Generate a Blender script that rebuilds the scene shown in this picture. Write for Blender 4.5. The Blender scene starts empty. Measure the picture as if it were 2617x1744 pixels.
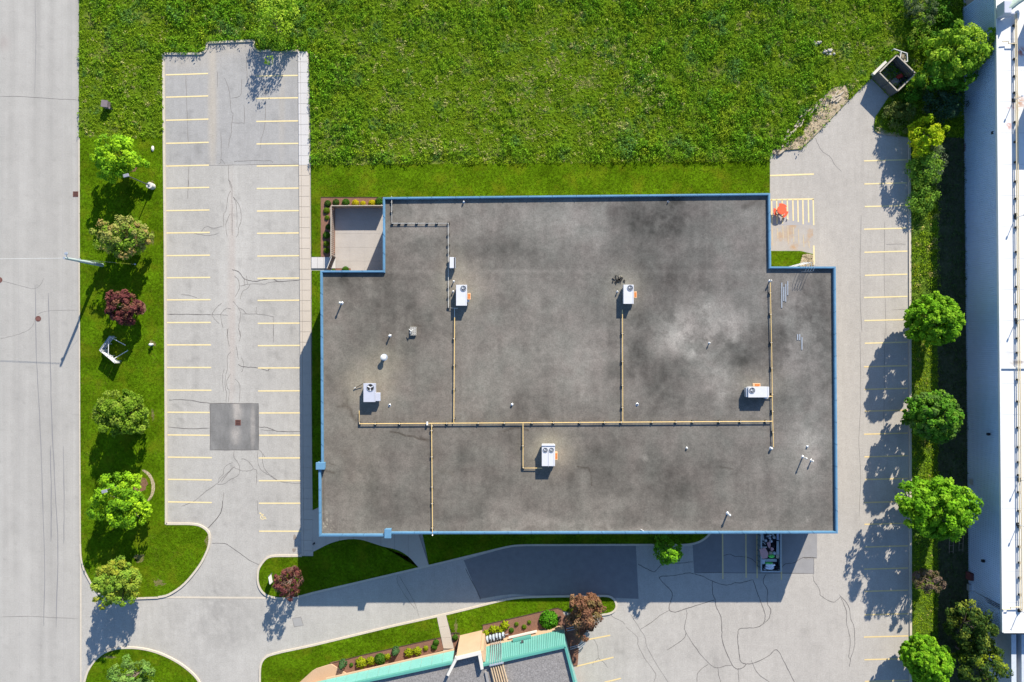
import bpy, math, random
import numpy as np
from mathutils import Vector
random.seed(7); RNG = np.random.default_rng(7)
SC = bpy.context.scene
COL = SC.collection
# ---------------------------------------------------------------- camera, world, sun, exposure
H = 87.23                     # camera height in metres above the pavement
S = 0.05                      # metres on the ground per map unit
def P(px, py, z=0.0):         # a point of the plan measured at height z -> world
    k = 1.0 - z / H
    return ((px - 1308.5) * S * k, (872.0 - py) * S * k, z)
cam_d = bpy.data.cameras.new('camera'); cam = bpy.data.objects.new('camera', cam_d); COL.objects.link(cam)
cam.location = (0, 0, H); cam.rotation_euler = (0, 0, 0)
cam_d.sensor_width = 36; cam_d.lens = 24; cam_d.clip_end = 2000; cam_d.clip_start = 0.5
SC.camera = cam
SUNV = Vector((4.3, 10.35, 6.0)).normalized()
w = bpy.data.worlds.new('World'); SC.world = w; w.use_nodes = True
nt = w.node_tree; nt.nodes.clear()
sky = nt.nodes.new('ShaderNodeTexSky'); sky.sky_type = 'NISHITA'; sky.sun_disc = False
sky.sun_elevation = math.asin(SUNV.z); sky.sun_rotation = math.atan2(SUNV.x, SUNV.y)
sky.air_density = 1.0; sky.dust_density = 0.3; sky.ozone_density = 5.0
bg = nt.nodes.new('ShaderNodeBackground'); bg.inputs[1].default_value = 0.112
wo = nt.nodes.new('ShaderNodeOutputWorld')
nt.links.new(sky.outputs[0], bg.inputs[0]); nt.links.new(bg.outputs[0], wo.inputs[0])
sd = bpy.data.lights.new('sun', 'SUN'); sd.energy = 5.0; sd.angle = math.radians(0.5); sd.color = (1.0, 0.94, 0.82)
sun = bpy.data.objects.new('sun', sd); COL.objects.link(sun)
sun.rotation_euler = (-SUNV).to_track_quat('-Z', 'Y').to_euler(); sun.location = (30, 60, 60)
vs = SC.view_settings; vs.view_transform = 'Standard'; vs.look = 'None'; vs.exposure = 1.17; vs.gamma = 1.0; vs.use_curve_mapping = False
SC.render.engine = 'CYCLES'

# ---------------------------------------------------------------- helpers
def noise2(x, y, scale, seed=0, octv=3):
    """value noise, x,y arrays, scale = metres (or units) per cell"""
    out = np.zeros_like(x, dtype=float); amp = 1.0; tot = 0
    for o in range(octv):
        r = np.random.default_rng(seed * 31 + o); G = r.random((256, 256))
        u = x / scale * (2 ** o) + 37.3 * o; v = y / scale * (2 ** o) + 11.7 * o
        iu = np.floor(u).astype(int); iv = np.floor(v).astype(int); fu = u - iu; fv = v - iv
        fu = fu * fu * (3 - 2 * fu); fv = fv * fv * (3 - 2 * fv)
        a = G[iu % 256, iv % 256]; b = G[(iu + 1) % 256, iv % 256]; c = G[iu % 256, (iv + 1) % 256]; d = G[(iu + 1) % 256, (iv + 1) % 256]
        out += amp * ((a * (1 - fu) + b * fu) * (1 - fv) + (c * (1 - fu) + d * fu) * fv); tot += amp; amp *= 0.55
    return out / tot
def inside(px, py, poly):
    r = np.zeros(px.shape, bool); n = len(poly); j = n - 1
    for i in range(n):
        xi, yi = poly[i]; xj, yj = poly[j]
        if yi != yj:
            c = ((yi > py) != (yj > py)) & (px < (xj - xi) * (py - yi) / (yj - yi) + xi)
            r ^= c
        j = i
    return r
def Z(o, s, pts): return [(o[0] + x / s, o[1] + y / s) for x, y in pts]

class MB:
    def __init__(s): s.v = []; s.f = []
    def add(s, vs, fs):
        n = len(s.v); s.v += [tuple(v) for v in vs]; s.f += [tuple(i + n for i in f) for f in fs]; return s
    def box(s, c, d, rz=0.0, taper=1.0):
        x, y, z = c; a, b, h = d[0] / 2, d[1] / 2, d[2] / 2; cr, sr = math.cos(rz), math.sin(rz); vs = []
        for dz in (-h, h):
            t = 1.0 if dz < 0 else taper
            for dx, dy in ((-a, -b), (a, -b), (a, b), (-a, b)):
                vs.append((x + (dx * cr - dy * sr) * t, y + (dx * sr + dy * cr) * t, z + dz))
        return s.add(vs, [(3, 2, 1, 0), (4, 5, 6, 7), (0, 1, 5, 4), (1, 2, 6, 5), (2, 3, 7, 6), (3, 0, 4, 7)])
    def prism(s, pts, z0, z1, bottom=True):       # pts world xy
        a = sum(pts[i][0] * pts[(i + 1) % len(pts)][1] - pts[(i + 1) % len(pts)][0] * pts[i][1] for i in range(len(pts)))
        if a < 0: pts = pts[::-1]
        n = len(pts)
        vs = [(p[0], p[1], z0) for p in pts] + [(p[0], p[1], z1) for p in pts]
        fs = [tuple(range(n, 2 * n))] + [(i, (i + 1) % n, n + (i + 1) % n, n + i) for i in range(n)]
        if bottom: fs.append(tuple(range(n - 1, -1, -1)))
        return s.add(vs, fs)
    def tube(s, pts, r, n=6, r2=None):
        pts = [Vector(p) for p in pts]; rings = []
        for i, p in enumerate(pts):
            d = (pts[min(i + 1, len(pts) - 1)] - pts[max(i - 1, 0)]).normalized()
            up = Vector((0, 0, 1)) if abs(d.z) < 0.9 else Vector((1, 0, 0))
            u = d.cross(up).normalized(); v = u.cross(d)
            rr = r if r2 is None else r + (r2 - r) * i / (len(pts) - 1)
            rings.append([p + (u * math.cos(2 * math.pi * k / n) + v * math.sin(2 * math.pi * k / n)) * rr for k in range(n)])
        vs = [q for ring in rings for q in ring]; fs = []
        for i in range(len(rings) - 1):
            for k in range(n): fs.append((i * n + k, i * n + (k + 1) % n, (i + 1) * n + (k + 1) % n, (i + 1) * n + k))
        fs.append(tuple(range(n - 1, -1, -1))); fs.append(tuple(range((len(rings) - 1) * n, len(rings) * n)))
        return s.add(vs, fs)
    def cyl(s, c, r, h, n=16, r2=None, cap=True):
        r2 = r if r2 is None else r2; x, y, z = c
        vs = [(x + r * math.cos(2 * math.pi * k / n), y + r * math.sin(2 * math.pi * k / n), z) for k in range(n)] + \
             [(x + r2 * math.cos(2 * math.pi * k / n), y + r2 * math.sin(2 * math.pi * k / n), z + h) for k in range(n)]
        fs = [(k, (k + 1) % n, n + (k + 1) % n, n + k) for k in range(n)] + ([tuple(range(n, 2 * n)), tuple(range(n - 1, -1, -1))] if cap else [])
        return s.add(vs, fs)
    def ring(s, c, ro, ri, h, n=20):
        x, y, z = c; vs = []
        for rr, zz in ((ro, z), (ro, z + h), (ri, z + h), (ri, z)):
            vs += [(x + rr * math.cos(2 * math.pi * k / n), y + rr * math.sin(2 * math.pi * k / n), zz) for k in range(n)]
        fs = []
        for j in range(4):
            for k in range(n): a = j * n; b = ((j + 1) % 4) * n; fs.append((a + k, a + (k + 1) % n, b + (k + 1) % n, b + k))
        return s.add(vs, fs)
    def dome(s, c, r, h, n=14, m=5):
        x, y, z = c; vs = []; fs = []
        for j in range(m):
            a = math.pi / 2 * j / m
            vs += [(x + r * math.cos(a) * math.cos(2 * math.pi * k / n), y + r * math.cos(a) * math.sin(2 * math.pi * k / n), z + h * math.sin(a)) for k in range(n)]
        vs.append((x, y, z + h))
        for j in range(m - 1):
            for k in range(n): fs.append((j * n + k, j * n + (k + 1) % n, (j + 1) * n + (k + 1) % n, (j + 1) * n + k))
        for k in range(n): fs.append(((m - 1) * n + k, (m - 1) * n + (k + 1) % n, m * n))
        fs.append(tuple(range(n - 1, -1, -1)))
        return s.add(vs, fs)
    def ribbon(s, pts, wd, z, h=0.0, closed=False):       # pts world xy
        n = len(pts); L = []; R = []
        for i in range(n):
            a = Vector(pts[(i - 1) % n if closed else max(i - 1, 0)][:2]); b = Vector(pts[(i + 1) % n if closed else min(i + 1, n - 1)][:2]); p = Vector(pts[i][:2])
            d1 = (p - a); d2 = (b - p)
            if d1.length < 1e-6: d1 = d2
            if d2.length < 1e-6: d2 = d1
            d1.normalize(); d2.normalize(); t = (d1 + d2)
            t = t.normalized() if t.length > 1e-3 else d1
            nn = Vector((-t.y, t.x)); m = 1.0 / max(0.5, nn.dot(Vector((-d1.y, d1.x))))
            wv = wd[i] if isinstance(wd, (list, tuple)) else wd
            L.append(p + nn * wv / 2 * m); R.append(p - nn * wv / 2 * m)
        k0 = len(s.v); vs = []
        for l, r in zip(L, R):
            if h > 0: vs += [(l.x, l.y, z), (l.x, l.y, z + h), (r.x, r.y, z + h), (r.x, r.y, z)]
            else: vs += [(l.x, l.y, z), (r.x, r.y, z)]
        fs = []; m = n if closed else n - 1
        for i in range(m):
            j = (i + 1) % n
            if h > 0:
                a, b = i * 4, j * 4
                fs += [(a + 1, a + 2, b + 2, b + 1), (a, a + 1, b + 1, b), (a + 2, a + 3, b + 3, b + 2)]
            else: fs.append((i * 2, i * 2 + 1, j * 2 + 1, j * 2))
        if h > 0 and not closed: fs += [(3, 2, 1, 0), tuple((n - 1) * 4 + q for q in range(4))]
        return s.add(vs, fs)

def wloc(o):
    v = Vector((0, 0, 0))
    while o: v += o.location; o = o.parent
    return v
def tag(o, label=None, cat=None, group=None, kind=None):
    if label: o['label'] = label
    if cat: o['category'] = cat
    if group: o['group'] = group
    if kind: o['kind'] = kind
    return o
def thing(name, loc, label, cat, group=None):
    o = bpy.data.objects.new(name, None); COL.objects.link(o); o.location = loc; o.empty_display_size = 0.3
    return tag(o, label, cat, group)
def build(name, mb, m, parent=None, org=None, smooth=False, bevel=0.0):
    base = wloc(parent) if parent else Vector(org if org else (0, 0, 0))
    o0 = base if not org or not parent else Vector(org)
    me = bpy.data.meshes.new(name)
    me.from_pydata([(v[0] - o0.x, v[1] - o0.y, v[2] - o0.z) for v in mb.v], [], mb.f); me.materials.append(m)
    if smooth: me.shade_smooth()
    o = bpy.data.objects.new(name, me); COL.objects.link(o)
    o.location = (o0 - base) if parent else o0
    if parent: o.parent = parent
    if bevel > 0:
        b = o.modifiers.new('bevel', 'BEVEL'); b.width = bevel; b.segments = 2; b.limit_method = 'ANGLE'
    return o
def stack(name, me, parent, loc, rz=0.0, scale=None):      # another object on shared mesh data, loc in world
    o = bpy.data.objects.new(name, me); COL.objects.link(o); o.parent = parent
    o.location = Vector(loc) - (wloc(parent) if parent else Vector((0, 0, 0))); o.rotation_euler = (0, 0, rz)
    if scale: o.scale = scale
    return o
def struct(name, mb, m, parent=None, **k):
    o = build(name, mb, m, parent, **k)
    if not parent: o['kind'] = 'structure'
    return o
def quads(name, V, C, m, parent=None, org=(0, 0, 0)):      # V (N*4,3) C (N,3) leaf cloud
    n = len(V) // 4; me = bpy.data.meshes.new(name)
    V = V - np.array(org, dtype=float)
    me.vertices.add(n * 4); me.vertices.foreach_set('co', V.astype(np.float32).ravel())
    me.loops.add(n * 4); me.loops.foreach_set('vertex_index', np.arange(n * 4, dtype=np.int32))
    me.polygons.add(n); me.polygons.foreach_set('loop_start', np.arange(0, n * 4, 4, dtype=np.int32)); me.polygons.foreach_set('loop_total', np.full(n, 4, dtype=np.int32))
    me.update(calc_edges=True)
    at = me.attributes.new('Col', 'FLOAT_COLOR', 'POINT')
    cc = np.ones((n * 4, 4), np.float32); cc[:, :3] = np.repeat(C, 4, axis=0); at.data.foreach_set('color', cc.ravel())
    me.materials.append(m); o = bpy.data.objects.new(name, me); COL.objects.link(o)
    if parent: o.parent = parent; o.location = Vector(org) - wloc(parent)
    else: o.location = org
    return o
def leafquads(Cn, Nn, size, rng, asp=0.75):
    n = len(Cn); r = rng.normal(size=(n, 3)); t = np.cross(Nn, r); t /= np.linalg.norm(t, axis=1)[:, None] + 1e-9; b = np.cross(Nn, t)
    s = size[:, None] * 0.5
    V = np.stack([Cn - t * s, Cn - b * s * asp, Cn + t * s, Cn + b * s * asp], axis=1)
    return V.reshape(-1, 3)
def grid(name, x0, x1, y0, y1, cell, z, colf, m, mask=None, parent=None, shape=None, relief=None):
    """sheet in plan units, coloured by colf(px,py); cell in plan units"""
    nx = int((x1 - x0) / cell) + 1; ny = int((y1 - y0) / cell) + 1
    xs = np.linspace(x0, x1, nx); ys = np.linspace(y0, y1, ny); X, Y = np.meshgrid(xs, ys)
    k = (1 - z / H) * S
    V = np.stack([(X - 1308.5) * k, (872 - Y) * k, np.full(X.shape, float(z))], -1).reshape(-1, 3)
    if relief is not None: V[:, 2] += relief(X, Y).ravel()
    idx = np.arange(nx * ny).reshape(ny, nx)
    F = np.stack([idx[:-1, :-1], idx[1:, :-1], idx[1:, 1:], idx[:-1, 1:]], -1).reshape(-1, 4)
    if mask is not None:
        cx = (X[:-1, :-1] + X[1:, 1:]) / 2; cy = (Y[:-1, :-1] + Y[1:, 1:]) / 2
        F = F[mask(cx, cy).ravel()]
    n = len(F); me = bpy.data.meshes.new(name)
    me.vertices.add(len(V)); me.vertices.foreach_set('co', V.astype(np.float32).ravel())
    me.loops.add(n * 4); me.loops.foreach_set('vertex_index', F.astype(np.int32).ravel())
    me.polygons.add(n); me.polygons.foreach_set('loop_start', np.arange(0, n * 4, 4, dtype=np.int32)); me.polygons.foreach_set('loop_total', np.full(n, 4, dtype=np.int32))
    me.update(calc_edges=True)
    c = colf(X, Y).reshape(-1, 3); cc = np.ones((len(V), 4), np.float32); cc[:, :3] = c
    at = me.attributes.new('Col', 'FLOAT_COLOR', 'POINT'); at.data.foreach_set('color', cc.ravel())
    me.materials.append(m); o = bpy.data.objects.new(name, me); COL.objects.link(o)
    if parent: o.parent = parent; o.location = -wloc(parent)
    return o

# ---------------------------------------------------------------- materials
def mat(name, col, rough=0.8, metal=0.0, n1=(0, 0), n2=(0, 0), attr=False, bump=0.0, bscale=20.0, streak=None, tint=None, spec=0.3, trans=0.0):
    """n1,n2 = (scale, amount) of value variation; tint=(scale, amount, colour)"""
    m = bpy.data.materials.new(name); m.use_nodes = True; t = m.node_tree; N = t.nodes; L = t.links
    b = N['Principled BSDF']; b.inputs['Roughness'].default_value = rough; b.inputs['Metallic'].default_value = metal
    b.inputs['Specular IOR Level'].default_value = spec
    tc = N.new('ShaderNodeTexCoord'); geo = N.new('ShaderNodeNewGeometry'); src = geo.outputs['Position']
    if attr: a = N.new('ShaderNodeAttribute'); a.attribute_name = 'Col'; cur = a.outputs['Color']
    else: r = N.new('ShaderNodeRGB'); r.outputs[0].default_value = (*col, 1); cur = r.outputs[0]
    def nz(scale, detail=4, stretch=None):
        n = N.new('ShaderNodeTexNoise'); n.inputs['Scale'].default_value = scale; n.inputs['Detail'].default_value = detail; n.inputs['Roughness'].default_value = 0.6
        if stretch:
            mp = N.new('ShaderNodeMapping'); mp.inputs['Scale'].default_value = stretch; L.new(src, mp.inputs[0]); L.new(mp.outputs[0], n.inputs['Vector'])
        else: L.new(src, n.inputs['Vector'])
        return n.outputs[0]
    def vary(cur, fac, amt):
        mr = N.new('ShaderNodeMapRange'); mr.inputs[1].default_value = 0.25; mr.inputs[2].default_value = 0.75; mr.inputs[3].default_value = 1 - amt; mr.inputs[4].default_value = 1 + amt
        L.new(fac, mr.inputs[0]); mx = N.new('ShaderNodeVectorMath'); mx.operation = 'SCALE'; L.new(cur, mx.inputs[0]); L.new(mr.outputs[0], mx.inputs['Scale']); return mx.outputs[0]
    if n1[1]: cur = vary(cur, nz(n1[0]), n1[1])
    if n2[1]: cur = vary(cur, nz(n2[0], 2), n2[1])
    if streak: cur = vary(cur, nz(streak[0], 3, streak[2]), streak[1])
    if tint:
        f = nz(tint[0]); mr = N.new('ShaderNodeMapRange'); mr.inputs[1].default_value = tint[3] if len(tint) > 3 else 0.5; mr.inputs[2].default_value = (tint[3] if len(tint) > 3 else 0.5) + 0.18; mr.inputs[3].default_value = 0; mr.inputs[4].default_value = tint[1]
        L.new(f, mr.inputs[0]); mx = N.new('ShaderNodeMix'); mx.data_type = 'RGBA'; L.new(mr.outputs[0], mx.inputs[0]); L.new(cur, mx.inputs[6]); mx.inputs[7].default_value = (*tint[2], 1); cur = mx.outputs[2]
    L.new(cur, b.inputs['Base Color'])
    if bump > 0:
        bp = N.new('ShaderNodeBump'); bp.inputs['Strength'].default_value = 1.0; bp.inputs['Distance'].default_value = bump; L.new(nz(bscale, 3), bp.inputs['Height']); L.new(bp.outputs[0], b.inputs['Normal'])
    if trans > 0:
        tr = N.new('ShaderNodeBsdfTranslucent'); L.new(cur, tr.inputs[0]); ms = N.new('ShaderNodeMixShader'); ms.inputs[0].default_value = trans
        L.new(b.outputs[0], ms.inputs[1]); L.new(tr.outputs[0], ms.inputs[2]); L.new(ms.outputs[0], N['Material Output'].inputs[0])
    return m
M = {}
M['asphalt'] = mat('asphalt', (.3, .3, .3), .92, attr=True, n1=(1.4, .06), n2=(6, .12), streak=(1.0, .045, (2.2, .18, 1)), spec=.15)
M['road'] = mat('road_asphalt', (.290, .274, .258), .92, attr=True, n1=(.35, .05), n2=(6, .08), streak=(.6, .06, (1.6, .05, 1)), spec=.2)
M['patch'] = mat('dark_asphalt', (.16, .155, .155), .9, n1=(1.2, .1), n2=(10, .1), spec=.2)
M['patch_mid'] = mat('grey_asphalt', (.225, .215, .21), .9, n1=(1, .08), n2=(10, .08), spec=.2)
M['patch_basin'] = mat('basin_patch_asphalt', (.155, .15, .145), .9, n1=(.45, .22), n2=(10, .1), tint=(.5, .5, (.27, .25, .23), .55), spec=.2)
M['sealant'] = mat('crack_sealant', (.095, .084, .076), .8)
M['crack'] = mat('open_crack', (.145, .13, .118), .9, n1=(2, .25))
M['tyre'] = mat('tyre_mark', (.175, .168, .168), .9, n1=(.8, .1))
M['concrete'] = mat('concrete_kerb', (.43, .375, .30), .9, n1=(2, .08), n2=(14, .08))
M['slab'] = mat('concrete_slab', (.40, .345, .285), .9, n1=(.5, .05), n2=(12, .06))
M['slab_white'] = mat('pale_concrete_slab', (.43, .405, .385), .9, n1=(.6, .05), n2=(12, .06))
M['court'] = mat('courtyard_concrete', (.315, .285, .258), .9, n1=(.9, .07), n2=(9, .1))
M['line'] = mat('yellow_line_paint', (.60, .48, .25), .8, n1=(3, .1), tint=(6, .6, (.33, .3, .26), .56))
M['line_faded'] = mat('faded_yellow_paint', (.42, .33, .21), .85, n1=(3, .1), tint=(3, .9, (.29, .26, .23), .47))
M['line_gold'] = mat('golden_line_paint', (.56, .42, .20), .8, n1=(3, .1), tint=(6, .6, (.33, .3, .26), .55))
M['pad'] = mat('rust_stained_concrete', (.31, .28, .25), .9, n1=(1.2, .08), n2=(9, .08), tint=(.55, .75, (.33, .19, .08), .50))
M['lawn'] = mat('mown_grass', (.056, .108, .0025), .95, n1=(.3, .40), n2=(4, .5), tint=(.35, .6, (.115, .13, .006), .50), bump=.05, bscale=9, spec=.0)
M['meadow'] = mat('meadow_soil', (.070, .120, .006), .95, n1=(.5, .3), n2=(4, .4), tint=(.28, .75, (.16, .15, .05), .54), bump=.08, bscale=5, spec=.0)
M['ground'] = mat('distant_grass', (.05, .08, .015), .95, n1=(.1, .3), n2=(2, .3))
M['verge'] = mat('verge_grass', (.062, .105, .008), .95, n1=(.4, .3), n2=(4, .35), bump=.06, bscale=6, spec=.1)
M['mulch'] = mat('bark_mulch', (.17, .085, .055), .95, n1=(2, .15), n2=(14, .35), bump=.03, bscale=14)
M['mulch_dark'] = mat('bed_edging_soil', (.05, .028, .02), .95)
M['dirt'] = mat('dry_dirt', (.33, .26, .17), .95, n1=(1.5, .2), n2=(8, .25), bump=.06, bscale=6)
M['gravel'] = mat('gravel', (.28, .26, .24), .95, n1=(8, .35), n2=(20, .3), bump=.04, bscale=16)
M['roofgravel'] = mat('gravel_roofing', (.19, .175, .165), .95, n1=(5, .3), n2=(11, .35), bump=.03, bscale=9)
M['roof'] = mat('worn_bitumen_roof', (.1, .1, .1), .93, attr=True, n1=(2.0, .12), n2=(6, .20), spec=.1)
M['whiteroof'] = mat('white_membrane_roof', (.6, .6, .6), .85, attr=True, n1=(2, .03))
M['blue'] = mat('blue_coping_metal', (.09, .20, .305), .5, n1=(.4, .14), n2=(3, .08), spec=.4)
M['wall'] = mat('block_wall', (.32, .27, .22), .9, n1=(1, .08))
M['rtu'] = mat('white_enamel_sheet', (.47, .465, .475), .5, n1=(2, .04), n2=(7, .03))
M['rtu_grey'] = mat('grey_enamel_sheet', (.37, .375, .42), .5, n1=(2, .05))
M['rust'] = mat('rusty_sheet', (.48, .15, .035), .8, n1=(5, .3))
M['rust_pale'] = mat('rusty_edge_sheet', (.56, .33, .18), .8, n1=(5, .2))
M['dark'] = mat('dark_void', (.012, .012, .014), .8)
M['blade'] = mat('fan_blade_metal', (.30, .27, .27), .4, .5)
M['galv'] = mat('galvanised_metal', (.5, .52, .55), .35, .6, n1=(4, .1))
M['pipe_roof'] = mat('straw_pipe_paint', (.52, .42, .26), .6)
M['pipe'] = mat('yellow_pipe_paint', (.56, .385, .155), .6, n1=(3, .12))
M['pipe_white'] = mat('white_pipe_paint', (.5, .49, .46), .6, n1=(3, .1))
M['block'] = mat('dark_rubber_block', (.03, .028, .026), .9)
M['wood_old'] = mat('weathered_grey_wood', (.085, .085, .082), .9, n1=(3, .25), n2=(9, .25))
M['wood_edge'] = mat('pale_wood_cap', (.34, .30, .24), .9, n1=(3, .2))
M['wood_brown'] = mat('brown_fence_wood', (.22, .165, .13), .85, n1=(3, .2), n2=(9, .15))
M['wood_dark'] = mat('dark_stained_wood', (.09, .07, .06), .85, n1=(3, .2))
M['siding'] = mat('grey_blue_siding', (.40, .50, .64), .5, n1=(.12, .08), n2=(1.5, .04), spec=.4)
M['white'] = mat('white_paint', (.55, .54, .52), .6, n1=(3, .05))
M['teal'] = mat('teal_metal', (.135, .33, .29), .42, n1=(.4, .06), spec=.5)
M['teal_dark'] = mat('teal_trim', (.07, .24, .20), .45, n1=(.4, .06), spec=.5)
M['peach'] = mat('peach_stucco', (.40, .27, .17), .9, n1=(.8, .07), n2=(9, .05))
M['cream'] = mat('cream_trim', (.50, .47, .42), .8, n1=(1, .05))
M['orange'] = mat('orange_plastic', (.62, .085, .03), .45, n1=(2, .08), spec=.4)
M['castiron'] = mat('rusty_cast_iron', (.11, .045, .035), .8, n1=(6, .2))
M['pole'] = mat('pale_concrete_pole', (.30, .36, .35), .7, n1=(3, .1))
M['dpole'] = mat('dark_pole_paint', (.06, .06, .065), .6)
M['yellow'] = mat('yellow_plastic', (.6, .52, .03), .6)
M['cabinet'] = mat('brown_grey_cabinet', (.15, .12, .125), .7, n1=(4, .1))
M['container'] = mat('container_steel', (.13, .16, .18), .7, n1=(3, .2))
M['bark'] = mat('bark', (.12, .09, .07), .9, n1=(6, .2))
M['leaf'] = mat('leaf', (.1, .2, .02), .7, attr=True, trans=.42, spec=.08)
M['weed'] = mat('weed_leaf', (.1, .2, .02), .8, attr=True, trans=.26, spec=.04)
M['glass'] = mat('dark_glass', (.02, .03, .04), .1, spec=.6)
def flat(name, c, r=.7): M[name] = mat(name, c, r, n1=(4, .12)); return M[name]
flat('pink_board', (.46, .25, .24)); flat('white_bag', (.78, .8, .84)); flat('green_bag', (.12, .62, .12)); flat('grey_plank', (.30, .33, .33)); flat('black_bag', (.02, .022, .03), .4); flat('cardboard', (.32, .27, .2)); flat('red_plastic', (.35, .03, .02)); flat('pale_box', (.45, .48, .5))
# ================================================================ THE SETTING
def PP(pts, z=0.0): return [P(x, y, z)[:2] for x, y in pts]
def smooth_line(pts, n=4):
    out = []
    for i in range(len(pts) - 1):
        p0 = pts[max(i - 1, 0)]; p1 = pts[i]; p2 = pts[i + 1]; p3 = pts[min(i + 2, len(pts) - 1)]
        for k in range(n):
            t = k / n
            out.append(tuple(0.5 * ((2 * p1[a]) + (-p0[a] + p2[a]) * t + (2 * p0[a] - 5 * p1[a] + 4 * p2[a] - p3[a]) * t * t + (-p0[a] + 3 * p1[a] - 3 * p2[a] + p3[a]) * t ** 3) for a in (0, 1)))
    out.append(pts[-1]); return out
struct('ground', MB().prism([(-900, -900), (900, -900), (900, 900), (-900, 900)], -0.5, -0.06), M['ground'])

def blob(X, Y, cx, cy, rx, ry, p=2.0): return np.exp(-(((X - cx) / rx) ** 2 + ((Y - cy) / ry) ** 2) ** (p / 2))
_r = random.Random(21)
STAIN = [(_r.choice((470, 490, 505, 680, 700, 715)) + _r.uniform(-14, 14), 200 + _r.uniform(0, 1130), _r.uniform(7, 14), _r.uniform(.07, .17)) for _ in range(34)] + [(_r.uniform(2225, 2295), _r.uniform(430, 1700), _r.uniform(7, 14), _r.uniform(.06, .15)) for _ in range(24)] + [(_r.uniform(1560, 2150), _r.uniform(1560, 1740), _r.uniform(10, 26), _r.uniform(.04, .12)) for _ in range(16)] + [(590 + _r.uniform(-60, 40), 1450 + _r.uniform(0, 280), _r.uniform(14, 40), _r.uniform(.04, .10)) for _ in range(12)]
def lotcol(X, Y):
    c = np.empty(X.shape + (3,)); c[...] = (.316, .296, .268)
    west = (X < 775) & (Y < 1345)
    wc = np.where((X < 765) & (Y < 423.5), 0.86, 0.985); k = np.where(west, wc, 1.0)
    big = noise2(X, Y, 130, 3, 4) - .5; fine = noise2(X, Y, 16, 5, 3) - .5; stv = noise2(X * 4, Y * .25, 60, 9, 3) - .5
    k = k * (1 + .14 * big + .10 * fine + .09 * stv)
    k = k * (1 + .10 * west * blob(X, Y, 595, 760, 34, 330, 4))
    k = k * (1 - .10 * (X > 206) * blob(X, Y, 560, 1600, 260, 60) * (noise2(X, Y, 40, 12) > .48))
    k = k * (1 - .22 * np.clip(noise2(X, Y, 22, 15, 4) - .63, 0, 1) * 4 * west)
    c *= k[..., None]
    tan = (X < 765) * (Y < 423) * (blob(X, Y, 543, 270, 12, 170, 4) * .8 + blob(X, Y, 585, 118, 60, 20) * .6 + .5 * blob(X, Y, 480, 150, 70, 30)+ .35 * blob(X, Y, 720, 260, 8, 150,4))
    pink = west * (Y > 423) * blob(X, Y, 592, 760, 9, 320, 6) * .7
    t = np.clip(tan, 0, 1)[..., None]; c = c * (1 - t) + np.array((.33, .285, .225)) * t
    t = np.clip(pink, 0, 1)[..., None]; c = c * (1 - t) + np.array((.335, .29, .255)) * t
    for sxx, syy, r_, a_ in STAIN:
        c *= 1 - (a_ * blob(X, Y, sxx, syy, r_, r_ * 1.3) * np.clip(noise2(X, Y, 9, 17, 2) * 2 - .3, 0, 1.3))[..., None]
    bl = (X < 765) * (Y < 423) * .35; c[..., 2] *= 1 + .12 * bl; c[..., 0] *= 1 - .05 * bl
    yard = np.clip((X - 1400) / 500, 0, 1); c[..., 0] *= 1 + .025 * yard; c[..., 2] *= 1 - .02 * yard
    return c
def roadcol(X, Y):
    c = np.empty(X.shape + (3,)); c[...] = (.302, .283, .256)
    k = 1 + .10 * (noise2(X, Y, 120, 41, 4) - .5) + .10 * (noise2(X * 5, Y * .12, 60, 42, 3) - .5) + .10 * (noise2(X, Y, 14, 43, 3) - .5)
    for x0, w_, a in ((30, 10, -.035), (60, 16, .03), (98, 12, -.05), (132, 12, -.045), (165, 10, .02), (199, 5, -.10)): k += a * np.exp(-((X - x0 - .004 * Y) / w_) ** 2)
    k -= .20 * np.clip(noise2(X, Y, 10, 44, 3) - .70, 0, 1) * 3
    c *= k[..., None]; t = (blob(X, Y, 8, 110, 16, 20) * .35)[..., None]; return c * (1 - t) + np.array((.24, .19, .17)) * t
RR = grid('road', -60, 205.5, -160, 1990, 5.0, 0.0, roadcol, M['road']); RR['kind'] = 'structure'
LOT = thing('parking_lot', (0, 0, 0), None, None); LOT['kind'] = 'structure'
grid('pavement', 205, 2330, 95, 1990, 7.0, 0.0, lotcol, M['asphalt'], parent=LOT)
# -- patches
def sheet(name, pts, z, m, parent=LOT, world=False):
    return struct(name, MB().add([(x, y, z) for x, y in (pts if world else PP(pts))], [tuple(range(len(pts)))] if True else []), m, parent)
def ccw(pts):
    a = sum(pts[i][0] * pts[(i + 1) % len(pts)][1] - pts[(i + 1) % len(pts)][0] * pts[i][1] for i in range(len(pts)))
    return pts if a < 0 else pts[::-1]      # plan y points down
def patch(name, pts, z, m, parent=LOT): return sheet(name, ccw(pts), z, m, parent)
patch('asphalt_patch', [(1185, 1432), (1226, 1531), (1280, 1522), (1309, 1519), (1632, 1531), (1625, 1393), (1335, 1393), (1309, 1396)], .004, M['patch'])
patch('asphalt_patch', [(1768, 1360), (1845, 1330), (1845, 1464), (1774, 1464)], .004, M['patch'])
patch('asphalt_patch', [(1846, 1330), (2053, 1330), (2053, 1428), (2080, 1428), (2081, 1467), (1846, 1464.5)], .004, M['patch_mid'])
patch('asphalt_patch', [(2053.5, 1330), (2088, 1330), (2088, 1427), (2053.5, 1427)], .0045, M['patch_mid'])
patch('asphalt_patch', [(747, 1581), (769, 1577), (776, 1599), (752, 1602)], .004, mat('square_patch', (.25, .24, .23), .9, n1=(1, .05)))
patch('hatched_pad', [(1966, 508), (2080, 508), (2080, 576), (1966, 576)], .004, mat('grey_pad', (.285, .268, .262), .9, n1=(1, .05), n2=(9, .08)))
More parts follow.
